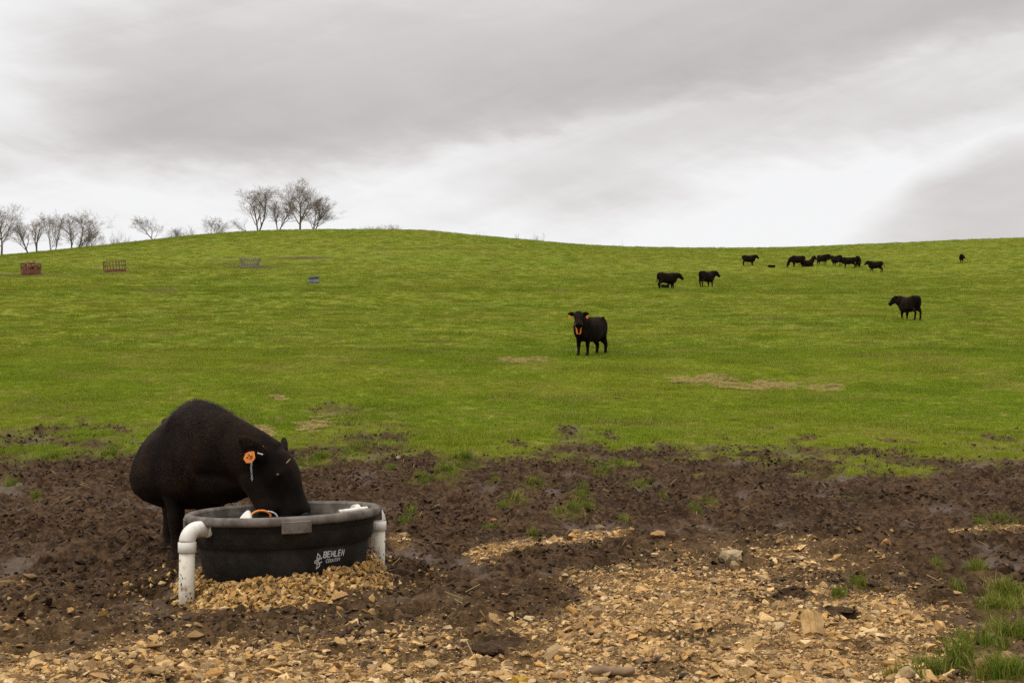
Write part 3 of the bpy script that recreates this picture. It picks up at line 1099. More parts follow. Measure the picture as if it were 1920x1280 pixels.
def build_hero():
    pollw = at(514, 856, 10.12)
    muzw = at(566, 972, 9.98)
    poll = to_hero(pollw)
    A = (to_hero(muzw) - poll)
    ln = A.length
    A = A.normalized()
    Lw = Vector((.38, .925, 0.02))
    L = hero_vec(Lw)
    L = (L - A * L.dot(A)).normalized()
    mid = Vector((.88, .02, 1.12))
    pose = (poll, mid, A, L)
    hd = 1.17
    hero_extra = []
    for chain in (((300, 868, 10.85, .06), (345, 882, 10.66, .16), (390, 898, 10.48, .215), (432, 899, 10.38, .205), (462, 893, 10.28, .17), (488, 888, 10.16, .12)),
                  ((470, 880, 10.2, .15), (490, 915, 10.1, .13), (502, 948, 10.02, .10), (520, 965, 9.96, .07))):
        hero_extra.append(([to_hero(at(a_, b_, c_)) for a_, b_, c_, _ in chain], [q / HERO_S for _, _, _, q in chain]))
    root = empty('cow', hero_c, hero_rz, HERO_S)
    tag(root, 'black cow drinking from the round black tank, muzzle in the water', 'cow', 'cattle on the hillside')
    me, N = cow_body('body', pose, 0.0125, wide=1.46, belly=.10, drop=.15, stride=(0.02, -0.05, 0.04, 0.0), head=hd, ears=1.35, thick=1.5, neck=1.15, jaw=1.22, ridge=.14, ear_back=1.15, extra=hero_extra)
    obj('body', me, None, root)
    add_hair(me, root, 90000, 1.12, M['hair'], 1, (poll + A * .30 - N * .05, .36))
    # eyes
    for s in (-1, 1):
        e = poll + (A * .162 + N * .040 + L * (.112 * s)) * hd
        bm = bmesh.new()
        bmesh.ops.create_icosphere(bm, subdivisions=2, radius=.016 * hd)
        em = bpy.data.meshes.new('eye')
        bm.to_mesh(em)
        bm.free()
        for p in em.polygons:
            p.use_smooth = True
        obj('eye', em, M['eye'], root, loc=e)
    # nose pad
    nb = MB().add(loft([(poll + (A * q + N * .012) * hd, L, N, w * hd, h * hd, 2.2, 0) for q, w, h in ((.435, .03, .02), (.452, .07, .045), (.470, .066, .042), (.480, .03, .02))], 14))
    nb.build('nose', M['nose'], root, True)
    # ear tag on the near ear, facing the camera
    inv = Matrix.Rotation(-hero_rz, 3, 'Z')
    for (px, py, D, wd, nm) in ((474, 846, 9.93, 1.0, '29'), (494, 838, 10.0, .62, None)):
        p = to_hero(at(px, py, D))
        fw = hero_vec((.12, -1, 0.25))
        up = hero_vec((.5, .2, 1)) if nm else hero_vec((.8, 0, .5))
        up = (up - fw * up.dot(fw)).normalized()
        sd = up.cross(fw)
        mm = Matrix((sd, -fw, up)).transposed().to_4x4()
        mm.translation = p
        t_ = obj('ear_tag', mesh_np('ear_tag', *tag_plate(.086 * wd, .104 * wd, .004)), M['orange'], root)
        t_.matrix_local = mm
        if nm:
            v, f = text_mesh(nm, .048, .001)
            v = np.stack((v[:, 0], np.full(len(v), -.0035), v[:, 1] - .067), 1)
            obj('lettering', mesh_np('lettering', v, f), M['ink'], t_)
    # metal clip tag in the ear
    p0, p1 = to_hero(at(483, 849, 9.92)), to_hero(at(493, 852, 9.92))
    MB().tube([p0, p1], .007, 6).build('metal_clip', M['steel'], root)
    p0, p1 = to_hero(at(537, 868, 9.86)), to_hero(at(544, 860, 9.9))
    MB().tube([p0, p1], .003, 5).build('straw_piece', M['straw'], root)
    # neck chain: links from the ear down the cheek to the tag under the throat
    pts = [at(472, 866, 9.86), at(471, 878, 9.84), at(472, 890, 9.83), at(473, 903, 9.82)]
    mb = MB()
    fine = []
    for a, b in zip(pts[:-1], pts[1:]):
        for i in range(4):
            fine.append(a.lerp(b, i / 4))
    for i, p in enumerate(fine):
        q = to_hero(p)
        t = inv @ Vector((0, 0, 1))
        ax = Vector((1, 0, 0)) if i % 2 else Vector((0, 1, 0))
        ring = [q + ax * (math.cos(a) * .006) + t * (math.sin(a) * .011) for a in np.linspace(0, 2 * math.pi, 9)[:-1]]
        mb.tube(ring, .0022, 5, closed=True)
    mb.build('neck_chain', M['steel'], root)
    # orange neck strap arching over the water below her jaw
    c = at(489, 968, 9.45)
    ring = [to_hero(c + Vector((math.cos(a) * .070, .03 * math.cos(a), math.sin(a) * .046))) for a in np.linspace(R(-10), R(190), 15)]
    MB().tube(ring, .0085, 8).build('neck_strap', M['orange'], root, True)
    ring = [to_hero(c + Vector((.05 + math.cos(a) * .075, .02, -.012 + math.sin(a) * .05))) for a in np.linspace(R(-5), R(95), 8)]
    MB().tube(ring, .007, 6).build('strap_buckle', M['steel'], root, True)
    return root


hero = build_hero()


# ------------------------------------------------------------------ cattle on the hill
def hill_cow(label, X, Y, hpx, heading, pose, calf=False, **kw):
    kw.setdefault('head', 1.22)
    kw.setdefault('thick', 1.5)
    kw.setdefault('neck', 1.12)
    kw.setdefault('belly', .03)
    p = ground_at(X, Y)
    s = hpx / (1.35 * F / p.y)
    if calf:
        s = hpx / ((0.86) * F / p.y)
    p.z = surf_z(p.x, p.y) - 0.03
    return make_cow(label, p, R(heading), s, pose, **kw)


hill_cow('black cow staring at the camera, orange ear tags and orange neck strap', 1107, 667, 76, -126, head_pose('up', R(34)), voxel=0.02, strap=True, stride=(.03, -.04, .05, -.02), ears=1.05, wide=.95)
hill_cow('black cow standing over a lying calf, looking right', 1251, 542, 32, 22, head_pose('level', R(-6)), stride=(0, .05, -.05, .05), tags=False)
hill_cow('black cow facing away to the right with both ears raised, left of the far herd', 1325, 538.5, 31, 40, head_pose('up', R(-42)), stride=(.05, -.05, 0, .1), tags=False)
hill_cow('small black cow standing side-on with tail swung out, alone above a lying calf', 1404, 498, 20, 6, head_pose('up', 0), tags=False, tail=.07, voxel=.028)
hill_cow('black cow grazing with its head down, leftmost of the far group', 1496, 500.5, 22, 186, head_pose('graze', 0), tags=False, voxel=.028, wide=1.08)
hill_cow('black cow turned towards the camera, between the grazing cow and the cluster', 1542, 497, 20, -58, head_pose('level', R(20)), tags=False, voxel=.028)
hill_cow('black cow at the left end of the far cluster of three', 1569, 499.5, 21, 118, head_pose('up', R(25)), tags=False, voxel=.028)
hill_cow('black cow standing broadside in front of the far cluster of three', 1592, 502.5, 21, 176, head_pose('level', R(10)), tags=False, voxel=.028)
hill_cow('black cow with its rump to the camera, right end of the far cluster of three', 1609, 501, 21, 68, head_pose('graze', 0), tags=False, voxel=.028)
hill_cow('black cow walking left, ears out, just right of the far cluster', 1642, 510.5, 21, 172, head_pose('up', R(6)), tail=.06, stride=(.12, -.1, .08, -.08), voxel=.026, tags=False)
hill_cow('black cow seen from behind, alone at the far right below the skyline', 1803, 493, 16.5, 70, head_pose('level', R(-50)), tags=False, voxel=.028)
hill_cow('black cow seen from behind at right, head turned left over the slope', 1706, 600, 46, 108, head_pose('up', R(66)), voxel=.022, tags=False, stride=(0, .04, -.03, .03))
lying = dict(lying=True, voxel=.03, tags=False, head=1.15, cat='calf', name='calf', group='calves lying on the grass', calf=True)
hill_cow('black calf lying under the standing cow', 1247, 540.5, 8, 10, head_pose('level', R(60)), **lying)
hill_cow('black calf lying alone in the grass below the small side-on cow', 1448, 502, 6.0, 190, head_pose('graze', R(0)), **lying)
hill_cow('black calf lying at the tail of the grazing cow', 1513, 500, 13, 12, head_pose('up', 0), **lying)


# ------------------------------------------------------------------ tank
def tank_r(z):
    zs = [.00, .105, .12, .30, .325, .335, .44, .455, .465, .51]
    rs = [.600, .612, .625, .652, .656, .680, .697, .700, .712, .716]
    return float(np.interp(z, zs, rs))


TANK_TILT = R(-1.75)
tank = empty('stock_tank', (TC[0], TC[1], 0.0))
tank.rotation_euler = (0, TANK_TILT, 0)
tag(tank, 'round black plastic stock tank with a dusty rim, on a heap of gravel', 'water tank')
prof = [(0.02, .03), (.58, .03), (.600, .04), (.612, .105), (.625, .12), (.652, .30), (.656, .322), (.668, .329), (.680, .336), (.697, .44), (.701, .452), (.712, .462), (.716, .512)]
inner = [(.688, .548), (.686, .52), (.668, .40), (.64, .28), (.60, .12), (.56, .06), (.02, .055)]
obj('wall', mesh_np('wall', *lathe(prof, 96), True), M['rubber'], tank)
obj('inner_wall', mesh_np('inner_wall', *lathe(inner, 96), True), M['rim'], tank)
rim = [(.714, .506), (.736, .500), (.748, .503), (.756, .512), (.758, .528), (.755, .548), (.746, .560), (.730, .566), (.710, .566), (.695, .560), (.687, .546)]
rim_o = obj('rim', mesh_np('rim', *lathe(rim, 96), True), M['rim'], tank)


def curved_plate(r0, r1, a0, a1, z0, z1, n=10, bev=.006):
    v, f = [], []
    for i in range(n + 1):
        a = a0 + (a1 - a0) * i / n
        for (r, z) in ((r0, z0), (r1 - bev, z0), (r1, z0 + bev), (r1, z1 - bev), (r1 - bev, z1), (r0, z1)):
            v.append((r * math.cos(a), r * math.sin(a), z))
    for i in range(n):
        for j in range(6):
            f.append((i * 6 + j, i * 6 + (j + 1) % 6, (i + 1) * 6 + (j + 1) % 6, (i + 1) * 6 + j))
    f.append(tuple(range(6)))
    f.append(tuple(range(n * 6, n * 6 + 6)))
    return v, f


for q in range(4):
    a = R(-72.5 + 90 * q)
    obj('rim_tab', mesh_np('rim_tab', *curved_plate(.700, .763, a - .142, a + .142, .445, .535)), M['rim'], tank)


def wrap(v2, ang0, zc, out=.0025):
    res = []
    for (u, w) in v2:
        z = zc + w
        r = tank_r(z) + out
        a = ang0 + u / r
        res.append((r * math.cos(a), r * math.sin(a), z))
    return res


def strip2d(pts, w, closed=False):
    """flat stroke of width w along 2-D points"""
    v, f = [], []
    m = len(pts)
    for i in range(m):
        p = Vector(pts[i])
        if closed:
            pa, pb = Vector(pts[i - 1]), Vector(pts[(i + 1) % m])
        else:
            pa, pb = Vector(pts[max(i - 1, 0)]), Vector(pts[min(i + 1, m - 1)])
        d1 = (p - pa).normalized() if (p - pa).length > 1e-9 else (pb - p).normalized()
        d2 = (pb - p).normalized() if (pb - p).length > 1e-9 else d1
        n1_, n2_ = Vector((-d1.y, d1.x)), Vector((-d2.y, d2.x))
        b_ = (n1_ + n2_)
        b_ = b_.normalized() if b_.length > 1e-6 else n1_
        kk = w / 2 / max(b_.dot(n1_), .45)
        v += [p + b_ * kk, p - b_ * kk]
    for i in range(m if closed else m - 1):
        j = (i + 1) % m
        f.append((2 * i, 2 * i + 1, 2 * j + 1, 2 * j))
    return [tuple(q) for q in v], f


def letters(word, h, w, gap, sw, slant=.12):
    S = {'B': [[(0, 0), (0, 1), (.75, 1), (1, .85), (1, .65), (.8, .52), (1, .38), (1, .15), (.75, 0), (0, 0)], [(0, .52), (.8, .52)]],
         'E': [[(1, 1), (0, 1), (0, 0), (1, 0)], [(0, .52), (.85, .52)]], 'H': [[(0, 0), (0, 1)], [(1, 0), (1, 1)], [(0, .5), (1, .5)]],
         'L': [[(0, 1), (0, 0), (1, 0)]], 'N': [[(0, 0), (0, 1), (1, 0), (1, 1)]], 'C': [[(1, .8), (.8, 1), (.2, 1), (0, .8), (0, .2), (.2, 0), (.8, 0), (1, .2)]],
         'O': [[(.2, 0), (0, .2), (0, .8), (.2, 1), (.8, 1), (1, .8), (1, .2), (.8, 0), (.2, 0)]], 'U': [[(0, 1), (0, .2), (.2, 0), (.8, 0), (1, .2), (1, 1)]],
         'T': [[(0, 1), (1, 1)], [(.5, 1), (.5, 0)]], 'R': [[(0, 0), (0, 1), (.8, 1), (1, .85), (1, .6), (.8, .48), (0, .48)], [(.5, .48), (1, 0)]], 'Y': [[(0, 1), (.5, .5), (1, 1)], [(.5, .5), (.5, 0)]]}
    res = []
    x = 0
    for ch in word:
        V, Fc = [], []
        for st in S[ch]:
            v, f = strip2d([(x + q[0] * w + q[1] * h * slant, q[1] * h) for q in st], sw)
            o = len(V)
            V += v
            Fc += [tuple(i + o for i in q) for q in f]
        res.append((ch, V, Fc))
        x += w + gap
    return res, x - gap


LA = R(-50.5)
word, W_ = letters('BEHLEN', .042, .021, .0115, .0095)
for ch, V, Fc in word:
    obj('letter', mesh_np('letter', wrap([(u - .035, w + .028) for u, w in V], LA, .215), Fc), M['print'], tank)
word, W2 = letters('COUNTRY', .024, .0125, .0065, .0042, .1)
for ch, V, Fc in word:
    obj('letter', mesh_np('letter', wrap([(u - .012, w - .012) for u, w in V], LA, .215), Fc), M['print'], tank)
mb = MB()
for st, cl_ in (([(-.012, .018), (-.006, .055), (.014, .034), (.012, .026), (-.026, .000), (-.028, -.010), (-.014, -.018), (-.006, .012)], False), ([(.026, .012), (.024, .020), (.006, .012), (-.002, -.004), (.006, -.014), (.024, -.012), (.027, -.004)], False),
                ([(-.004, -.018), (-.012, -.056), (.010, -.040), (.014, -.026), (-.002, -.018)], False)):
    v, f = strip2d(st, .0075)
    mb.add(([(p[0], p[1], 0) for p in v], f))
v2 = [(p[0] - .075, p[1]) for p in mb.v]
obj('emblem', mesh_np('emblem', wrap(v2, LA, .222), mb.f), M['print'], tank)

# water in the tank
wv, wf = lathe([(0.0005, 0), (.3, 0), (.679, 0)], 64)
wat = obj('water', mesh_np('water', wv, wf, True), M['water'], None, loc=(TC[0], TC[1], .478))
tag(wat, 'dark still water inside the stock tank', kind='structure')


# ------------------------------------------------------------------ white pipes
def pvc_post(base, label, top_z, bend_to, z0):
    root = empty('pipe_post', (base[0], base[1], z0))
    tag(root, label, 'pipe', 'white pipe posts beside the tank')
    d = Vector((bend_to[0] - base[0], bend_to[1] - base[1], 0))
    L_ = d.length
    d.normalize()
    zt = top_z - z0
    rad = .0565
    br = .085
    MB().tube([(0, 0, -.06), (0, 0, .1), (0, 0, zt - br - .04)], rad, 24).build('upright', M['pvc'], root, True)
    MB().tube([(0, 0, zt - br - .075), (0, 0, zt - br - .073), (0, 0, zt - br - .002), (0, 0, zt - br)], [rad + .006, rad + .0095, rad + .0095, rad + .006], 24).build('coupling', M['pvc_white'], root, True)
    pts = []
    for i in range(11):
        a = math.pi / 2 * i / 10
        pts.append(d * (br * (1 - math.cos(a))) + Vector((0, 0, zt - br + br * math.sin(a))))
    pts.append(d * (L_ - .035) + Vector((0, 0, zt)))
    MB().tube(pts, rad + .003, 24).build('elbow', M['pvc_white'], root, True)
    MB().tube([d * (L_ - .062) + Vector((0, 0, zt)), d * (L_ - .06) + Vector((0, 0, zt)), d * (L_ + .04) + Vector((0, 0, zt))], [rad + .006, rad + .0095, rad + .0095], 24).build('collar', M['pvc_white'], root, True)
    # dried mud splashes on the upright
    r = random.Random(int(base[0] * 100))
    mb = MB()
    for i in range(46):
        a = r.uniform(0, 2 * math.pi)
        z = r.uniform(.02, zt - br - .09) * r.uniform(.5, 1)
        s_ = r.uniform(.003, .009)
        c = Vector((math.cos(a) * (rad + .0012), math.sin(a) * (rad + .0012), z))
        tx = Vector((-math.sin(a), math.cos(a), 0))
        nn = 7
        ring = [c + tx * (math.cos(q) * s_ * r.uniform(.5, 1)) + Vector((0, 0, 1)) * (math.sin(q) * s_ * r.uniform(.6, 2.0)) for q in np.linspace(0, 2 * math.pi, nn + 1)[:-1]]
        mb.add((ring, [tuple(range(nn))]))
    ms = mb.build('mud_splash', M['mudsplash'], root)
    ms['kind'] = 'stuff'
    return root


def wall_pt(post, z):
    d = np.array([post[0] - TC[0], post[1] - TC[1]])
    d = d / np.linalg.norm(d)
    return TC + d * (tank_r(z) - .03)


pvc_post(POST_A, 'white plastic pipe post bending into the left side of the tank', .468, wall_pt(POST_A, .44), -.09)
pvc_post(POST_B, 'white plastic pipe post half hidden behind the right side of the tank', .500, wall_pt(POST_B, .46), .02)

a, b = at(634, 960.5, 9.55), at(688, 953.5, 9.78)
d = (b - a).normalized()
root = empty('pipe_piece', a)
tag(root, 'white plastic pipe piece lying on the right inner rim of the tank', 'pipe')
MB().tube([(0, 0, 0), b - a], .021, 16, cap=False).build('tube', M['pvc_white'], root, True)
MB().tube([d * -.002, d * .03], .0165, 16, cap=True).build('bore', M['wood'], root, True)
a, b = at(460, 975, 9.1), at(465, 957, 9.14)
root = empty('pipe_piece', a)
tag(root, 'white plastic pipe end poking up inside the tank beside the orange strap', 'pipe')
fl = MB()
fl.add(loft([((0, 0, 0), (1, 0, 0), (0, 1, 0), .052, .03, 6, 0), (tuple((b - a) * .6), (1, 0, 0), (0, 1, 0), .032, .026, 6, 0), (tuple((b - a) * 1.0), (1, 0, 0), (0, 1, 0), .010, .022, 6, 0)], 16))
fl.build('float_end', M['pvc_white'], root)

# ------------------------------------------------------------------ bare trees
def gen_tree(seed, height, spread, lean=0.0, stems=1, low=0.25, maxd=4, density=1.0, droop=0.0):
    """returns trunk tubes and twig tubes: lists of (points, radii, level)"""
    r = random.Random(seed)
    trunk, crown = [], []
    NK = (11, 6, 5, 4.2, 3)
    LEN = (.72, .56, .56, .58, .5)

    def branch(p, d, length, rad, lev):
        n = (7, 6, 4, 3, 2)[lev]
        pts, rads = [p.copy()], [rad]
        q, dd = p.copy(), d.copy()
        for i in range(n):
            jit = Vector((r.gauss(0, 1), r.gauss(0, 1), r.gauss(0, 1))) * (.045 + .06 * lev)
            up = .05 if lev == 0 else (.13 if lev == 1 else .09)
            dd = (dd + jit + Vector((0, 0, up))).normalized()
            q = q + dd * (length / n)
            pts.append(q.copy())
            rads.append(max(rad * (1 - .75 * (i + 1) / n), .0085))
        (trunk if lev == 0 else crown).append((pts, rads, lev))
        if lev >= maxd:
            return
        nk = max(2, int(round(NK[lev] * density * r.uniform(.85, 1.15))))
        for j in range(nk):
            t = low + (1 - low) * (j + r.random()) / nk if lev == 0 else r.uniform(.18, 1.0)
            i = min(int(t * n), n - 1)
            base = pts[i].lerp(pts[i + 1], t * n - i)
            kd = (pts[i + 1] - pts[i]).normalized()
            side = Matrix.Rotation(r.uniform(0, 2 * math.pi), 3, kd) @ kd.orthogonal().normalized()
            ang = (r.uniform(.50, .95) - .30 * (t - low)) * spread if lev == 0 else r.uniform(.35, .9)
            nd = (kd * math.cos(ang) + side * math.sin(ang)).normalized()
            if nd.z < -.15:
                nd.z *= -.5
                nd.normalize()
            ll = length * LEN[lev] * r.uniform(.75, 1.2)
            if lev == 0:
                ll *= 1.0 - .60 * t
            branch(base, nd, ll, max(rads[i] * r.uniform(.5, .68), .0095), lev + 1)

    for k_ in range(stems):
        ln = lean + (r.uniform(.12, .32) * (1 if k_ % 2 else -1) if stems > 1 else r.uniform(-.04, .04))
        d0 = Vector((math.sin(ln), r.uniform(-.15, .15) if stems > 1 else r.uniform(-.05, .05), math.cos(ln))).normalized()
        branch(Vector((r.uniform(-.3, .3) * (stems - 1), 0, -.3)), d0, height * .90 * r.uniform(.92, 1.05), height * (.019 if stems == 1 else .015) + .03, 0)
    return trunk, crown


def tubes(lst):
    mb = MB()
    for pts, rads, lev in lst:
        mb.tube(pts, rads, 7 if lev == 0 else (5 if lev == 1 else 3), cap=False)
    return mb


WIDTH = {6: 62, 62: 62, 70: 50, 101: 56, 138: 84, 158: 54, 192: 26, 218: 30, 246: 60, 300: 86, 322: 58, 346: 32, 397: 76, 478: 58, 487: 84, 520: 62, 563: 92, 588: 96,
         700: 34, 724: 54, 898: 30, 965: 28, 990: 26, 1016: 32, 1153: 28, 770: 16}


def make_tree(label, X, topY, D, seed, spread=1.0, lean=0.0, stems=1, low=.3, maxd=4, density=1.0, name='bare_tree', group='bare trees along the skyline'):
    u, k_ = ray(X, topY)
    x = u * D
    zb = float(base_z(np.array([x]), np.array([D]))[0])
    top = H + k_ * D
    h = top - zb
    tr, cr = gen_tree(seed, 10.0, spread, lean, stems, low, maxd, density)
    mx = max(p.z for pts, _, _ in tr + cr for p in pts)
    s = h / mx
    xs_ = sorted(p.x for pts, _, _ in tr + cr for p in pts)
    wid = xs_[int(len(xs_) * .985)] - xs_[int(len(xs_) * .015)]
    sx = WIDTH[X] * D / F / wid
    sx = min(max(sx, s * .75), s * 1.35)
    root = empty(name, (x, D, zb), 0, s)
    root.scale = (sx, sx, s)
    tag(root, label, 'tree' if name == 'bare_tree' else 'shrub', group)
    tubes(tr).build('trunk', M['bark'], root)
    tubes(cr).build('crown', M['twig'], root)
    return root


make_tree('tall narrow bare tree cut by the left edge of the picture', 6, 378, 236, 3, .8, 0, 1, .35)
make_tree('bare tree leaning left, second from the left edge', 62, 402, 237, 4, .8, -.35, 1, .35)
make_tree('slim upright bare tree between the left leaning tree and its twin-stemmed neighbour', 70, 393, 246, 5, .7, 0, 1, .4, density=.9)
make_tree('bare twin-stemmed tree, fourth from the left edge', 101, 392, 243, 6, .8, 0, 2, .4, density=.85)
make_tree('broad bare tree forking low, largest of the left clump', 138, 390, 240, 7, 1.0, .12, 2, .3)
make_tree('low spreading bare tree at the right foot of the left clump', 158, 424, 239, 8, 1.2, .3, 2, .15)
make_tree('small faint bare sapling right of the left clump', 192, 432, 262, 9, .9, 0, 1, .3, 3)
make_tree('thin faint bare sapling between the left clump and the left-leaning tree', 218, 428, 272, 10, .8, 0, 1, .3, 3)
make_tree('low bushy bare tree on the slope left of the left-leaning tree', 246, 436, 268, 20, 1.3, 0, 3, .1, 3)
make_tree('bare tree with trunk leaning far to the left, alone on the slope', 300, 402, 236, 31, 1.0, -.75, 1, .3)
make_tree('small round bare tree right of the left-leaning tree', 322, 424, 243, 12, 1.1, .3, 2, .2)
make_tree('little bare tree left of the spreading low tree', 346, 420, 252, 13, .9, .25, 1, .3, 3)
make_tree('low bare tree with a branch spreading right, left of the big pair', 397, 403, 238, 14, 1.25, .15, 2, .15)
make_tree('slender bare tree leaning left at the foot of the big pair', 478, 404, 236, 33, .9, -.85, 1, .35, 4, .8)
make_tree('tall bare tree with rising limbs, left one of the big pair on the crest', 487, 343, 234, 16, .85, .05, 2, .20, 4, 1.0)
make_tree('slim bare tree squeezed between the big pair on the crest', 520, 362, 236, 17, .85, .12, 2, .3)
make_tree('tallest bare tree with a full round crown on the crest', 563, 333, 233, 22, 1.0, 0, 1, .16, 4, 1.2)
make_tree('bare tree leaning right with drooping twigs, right of the tallest tree', 588, 362, 236, 24, 1.0, .32, 2, .15, 4, 1.1)
for (X, ty, D, sd, lb) in ((700, 420, 262, 41, 'left bush of the pair showing over the crest'), (724, 416, 258, 42, 'right, fuller bush of the pair showing over the crest'), (898, 430, 300, 43, 'faint bare bush top beyond the crest, left of centre'),
                           (965, 433, 285, 44, 'left bare bush top of the row right of the crest'), (990, 432, 285, 45, 'middle bare bush top of the row right of the crest'), (1016, 432, 275, 46, 'right, darkest bare bush top of the row right of the crest'),
                           (1153, 449, 300, 47, 'lone faint twig top over the right skyline'), (770, 427, 300, 48, 'tiny twig top right of the pair of bushes on the crest')):
    make_tree(lb, X, ty, D, sd, 1.2, 0, 3 if X < 800 else 2, .2, 4 if X < 800 else 3, 1.0, 'bare_bush', 'bare bushes beyond the crest')


# ------------------------------------------------------------------ hay feeders
def feeder(label, X, Y, wpx, skirt_h, height, flare, skirt_mat, bar_mat, tilt=0.0, hay=False, nb=22, waist=None):
    p = ground_at(X, Y)
    dia = wpx * p.y / F
    r0 = dia / 2
    root = empty('hay_feeder', (p.x, p.y, float(p.z) - .05))
    root.rotation_euler = (R(3), tilt, 0)
    tag(root, label, 'hay feeder', 'hay feeders on the slope')
    n = 28
    rb = r0
    rt = r0 * flare
    rw = r0 * waist if waist else None
    if skirt_h > 0:
        obj('skirt', mesh_np('skirt', *lathe([(rb - .02, 0), (rb, 0), (rb + .005, skirt_h * .5), (rb, skirt_h), (rb - .02, skirt_h), (rb - .02, 0)], n), False), skirt_mat, root)

    def ring(name, rad, z, th):
        MB().tube([(rad * math.cos(a), rad * math.sin(a), z) for a in np.linspace(0, 2 * math.pi, n + 1)[:-1]], th, 6, closed=True).build(name, bar_mat, root)
    ring('top_rail', rt, height, .035)
    if waist:
        zw = height * .45
        ring('middle_rail', rw, zw, .04)
        ring('bottom_rail', rb, .08, .05)
    else:
        ring('middle_rail', (rt + rb) / 2, (height + skirt_h) / 2, .03)
    for i in range(nb):
        a = 2 * math.pi * i / nb
        c, s = math.cos(a), math.sin(a)
        if waist:
            path = [(rb * c, rb * s, .05), (rw * c, rw * s, zw), (rt * c, rt * s, height)]
        else:
            path = [(rb * c, rb * s, skirt_h), (rt * c, rt * s, height)]
        MB().tube(path, .020, 5).build('bar', bar_mat, root)
    if hay:
        hb = MB()
        hb.add(loft([((0, 0, z), (1, 0, 0), (0, 1, 0), rr_, rr_, 2.2, 0) for z, rr_ in ((.0, rb * .9), (height * .5, rb * .86), (height * .85, rb * .7), (height * 1.05, rb * .45), (height * 1.22, rb * .2))], 18))
        me = remesh(hb, 'hay_heap', .12, 1)
        co = np.array([v.co[:] for v in me.vertices])
        co += rng.normal(0, .06, co.shape)
        me.vertices.foreach_set('co', co.astype(np.float32).ravel())
        h_ = obj('hay_heap', me, M['hay'], root)
        h_['label'] = 'heap of brown hay inside the feeder'
    return root


feeder('red hay feeder heaped with brown hay, farthest left on the slope', 58, 514, 36, .48, 1.05, 1.02, M['rust_red'], M['rust'], 0, True)
feeder('empty rusty hay feeder with a red base, tilted, second from the left', 216, 510, 41, .24, 1.12, .98, M['rust_red'], M['rust'], R(-5))
feeder('empty grey hay feeder with a narrow waist, nearest the big bare trees', 469, 502, 38, 0, 1.0, 1.06, M['rust'], M['galv'], 0, False, 30, .80)

# ------------------------------------------------------------------ grey trough on the slope
p = ground_at(588, 531)
sc_ = 22.0 * p.y / F
root = empty('mineral_feeder', (p.x, p.y, surf_z(p.x, p.y) - .02), R(8), 1.0)
tag(root, 'small grey plastic trough box with a slanted lid on the slope', 'trough')
w_ = sc_
lower = MB().add(loft([((0, 0, z_ * w_), (1, 0, 0), (0, 1, 0), a_ * w_, b_ * w_, 8, 0) for z_, a_, b_ in ((0, .50, .42), (.14, .50, .42), (.34, .40, .34), (.46, .42, .35))], 28))
lower.build('box', M['trough'], root)
lid = MB()
rotm = Matrix.Rotation(R(-7), 3, 'Y')
lid.box((0, -.02, w_ * .52), (w_ * .98, w_ * .82, w_ * .07), rotm)
M['lid'] = simple('grey_lid', (0.20, 0.205, 0.21), (0.27, 0.275, 0.28), 3.0, 0.6, 0.3)
lo_ = lid.build('lid', M['lid'], root)
lid2 = MB().box((0, -.02, w_ * .585), (w_ * .5, w_ * .4, w_ * .05), rotm)
lid2.build('lid_cap', M['trough'], root)


# ------------------------------------------------------------------ ground, built once everything that needs its height has asked
ground = build_ground()

# ------------------------------------------------------------------ stones
def rock_mesh(name, seed, flat=.6, pts=16, long=1.0, sub=0, rough=.0):
    r = np.random.default_rng(seed)
    p = r.normal(0, 1, (pts, 3))
    p /= np.linalg.norm(p, axis=1)[:, None]
    p *= r.uniform(.75, 1.1, (pts, 1))
    p *= np.array([long, r.uniform(.65, .95), flat]) * .5
    bm = bmesh.new()
    for q in p:
        bm.verts.new(q)
    res = bmesh.ops.convex_hull(bm, input=bm.verts)
    junk = [g for g in res['geom_interior'] + res['geom_unused'] if isinstance(g, bmesh.types.BMVert)]
    if junk:
        bmesh.ops.delete(bm, geom=list(set(junk)), context='VERTS')
    if sub:
        bmesh.ops.bevel(bm, geom=list(bm.edges), offset=.045, segments=1, affect='EDGES', clamp_overlap=True)
        bmesh.ops.triangulate(bm, faces=bm.faces)
        bmesh.ops.subdivide_edges(bm, edges=list(bm.edges), cuts=sub, use_grid_fill=True)
        for v in bm.verts:
            n_ = v.co.normalized()
            x_, y_ = v.co.x * 5 + seed, v.co.y * 5 + v.co.z * 4.0
            v.co += n_ * float(fbm(np.array([x_]), np.array([y_]), 1.0, 3)[0]) * rough
    bmesh.ops.recalc_face_normals(bm, faces=bm.faces)
    me = bpy.data.meshes.new(name)
    bm.to_mesh(me)
    bm.free()
    return me


STONES = [rock_mesh('stone', 100 + i, flat=random.uniform(.42, .75), pts=random.choice((11, 13, 15)), long=random.uniform(1.0, 1.45)) for i in range(14)]
for me in STONES:
    me.materials.append(M['stone_i'])
STONES_O = []
for me in STONES:
    m2_ = me.copy()
    m2_.materials.clear()
    m2_.materials.append(M['stone_o'])
    STONES_O.append(m2_)

PAL = np.array([(.46, .32, .165), (.40, .26, .125), (.54, .40, .24), (.33, .22, .115), (.58, .46, .31), (.27, .185, .11), (.43, .26, .105), (.36, .28, .19), (.20, .145, .10)])
PAL = PAL * np.array([1.24, 1.12, .86])
PALW = np.array([.22, .2, .13, .15, .07, .09, .06, .05, .03])


def stone_tint(n, r, dirt=0.0):
    c = PAL[r.choice(len(PAL), n, p=PALW / PALW.sum())]
    c = c * r.uniform(.72, 1.12, (n, 1))
    d = np.clip(r.normal(dirt, .15, (n, 1)), 0, .85)
    return c * (1 - d) + np.array([.075, .05, .03]) * d


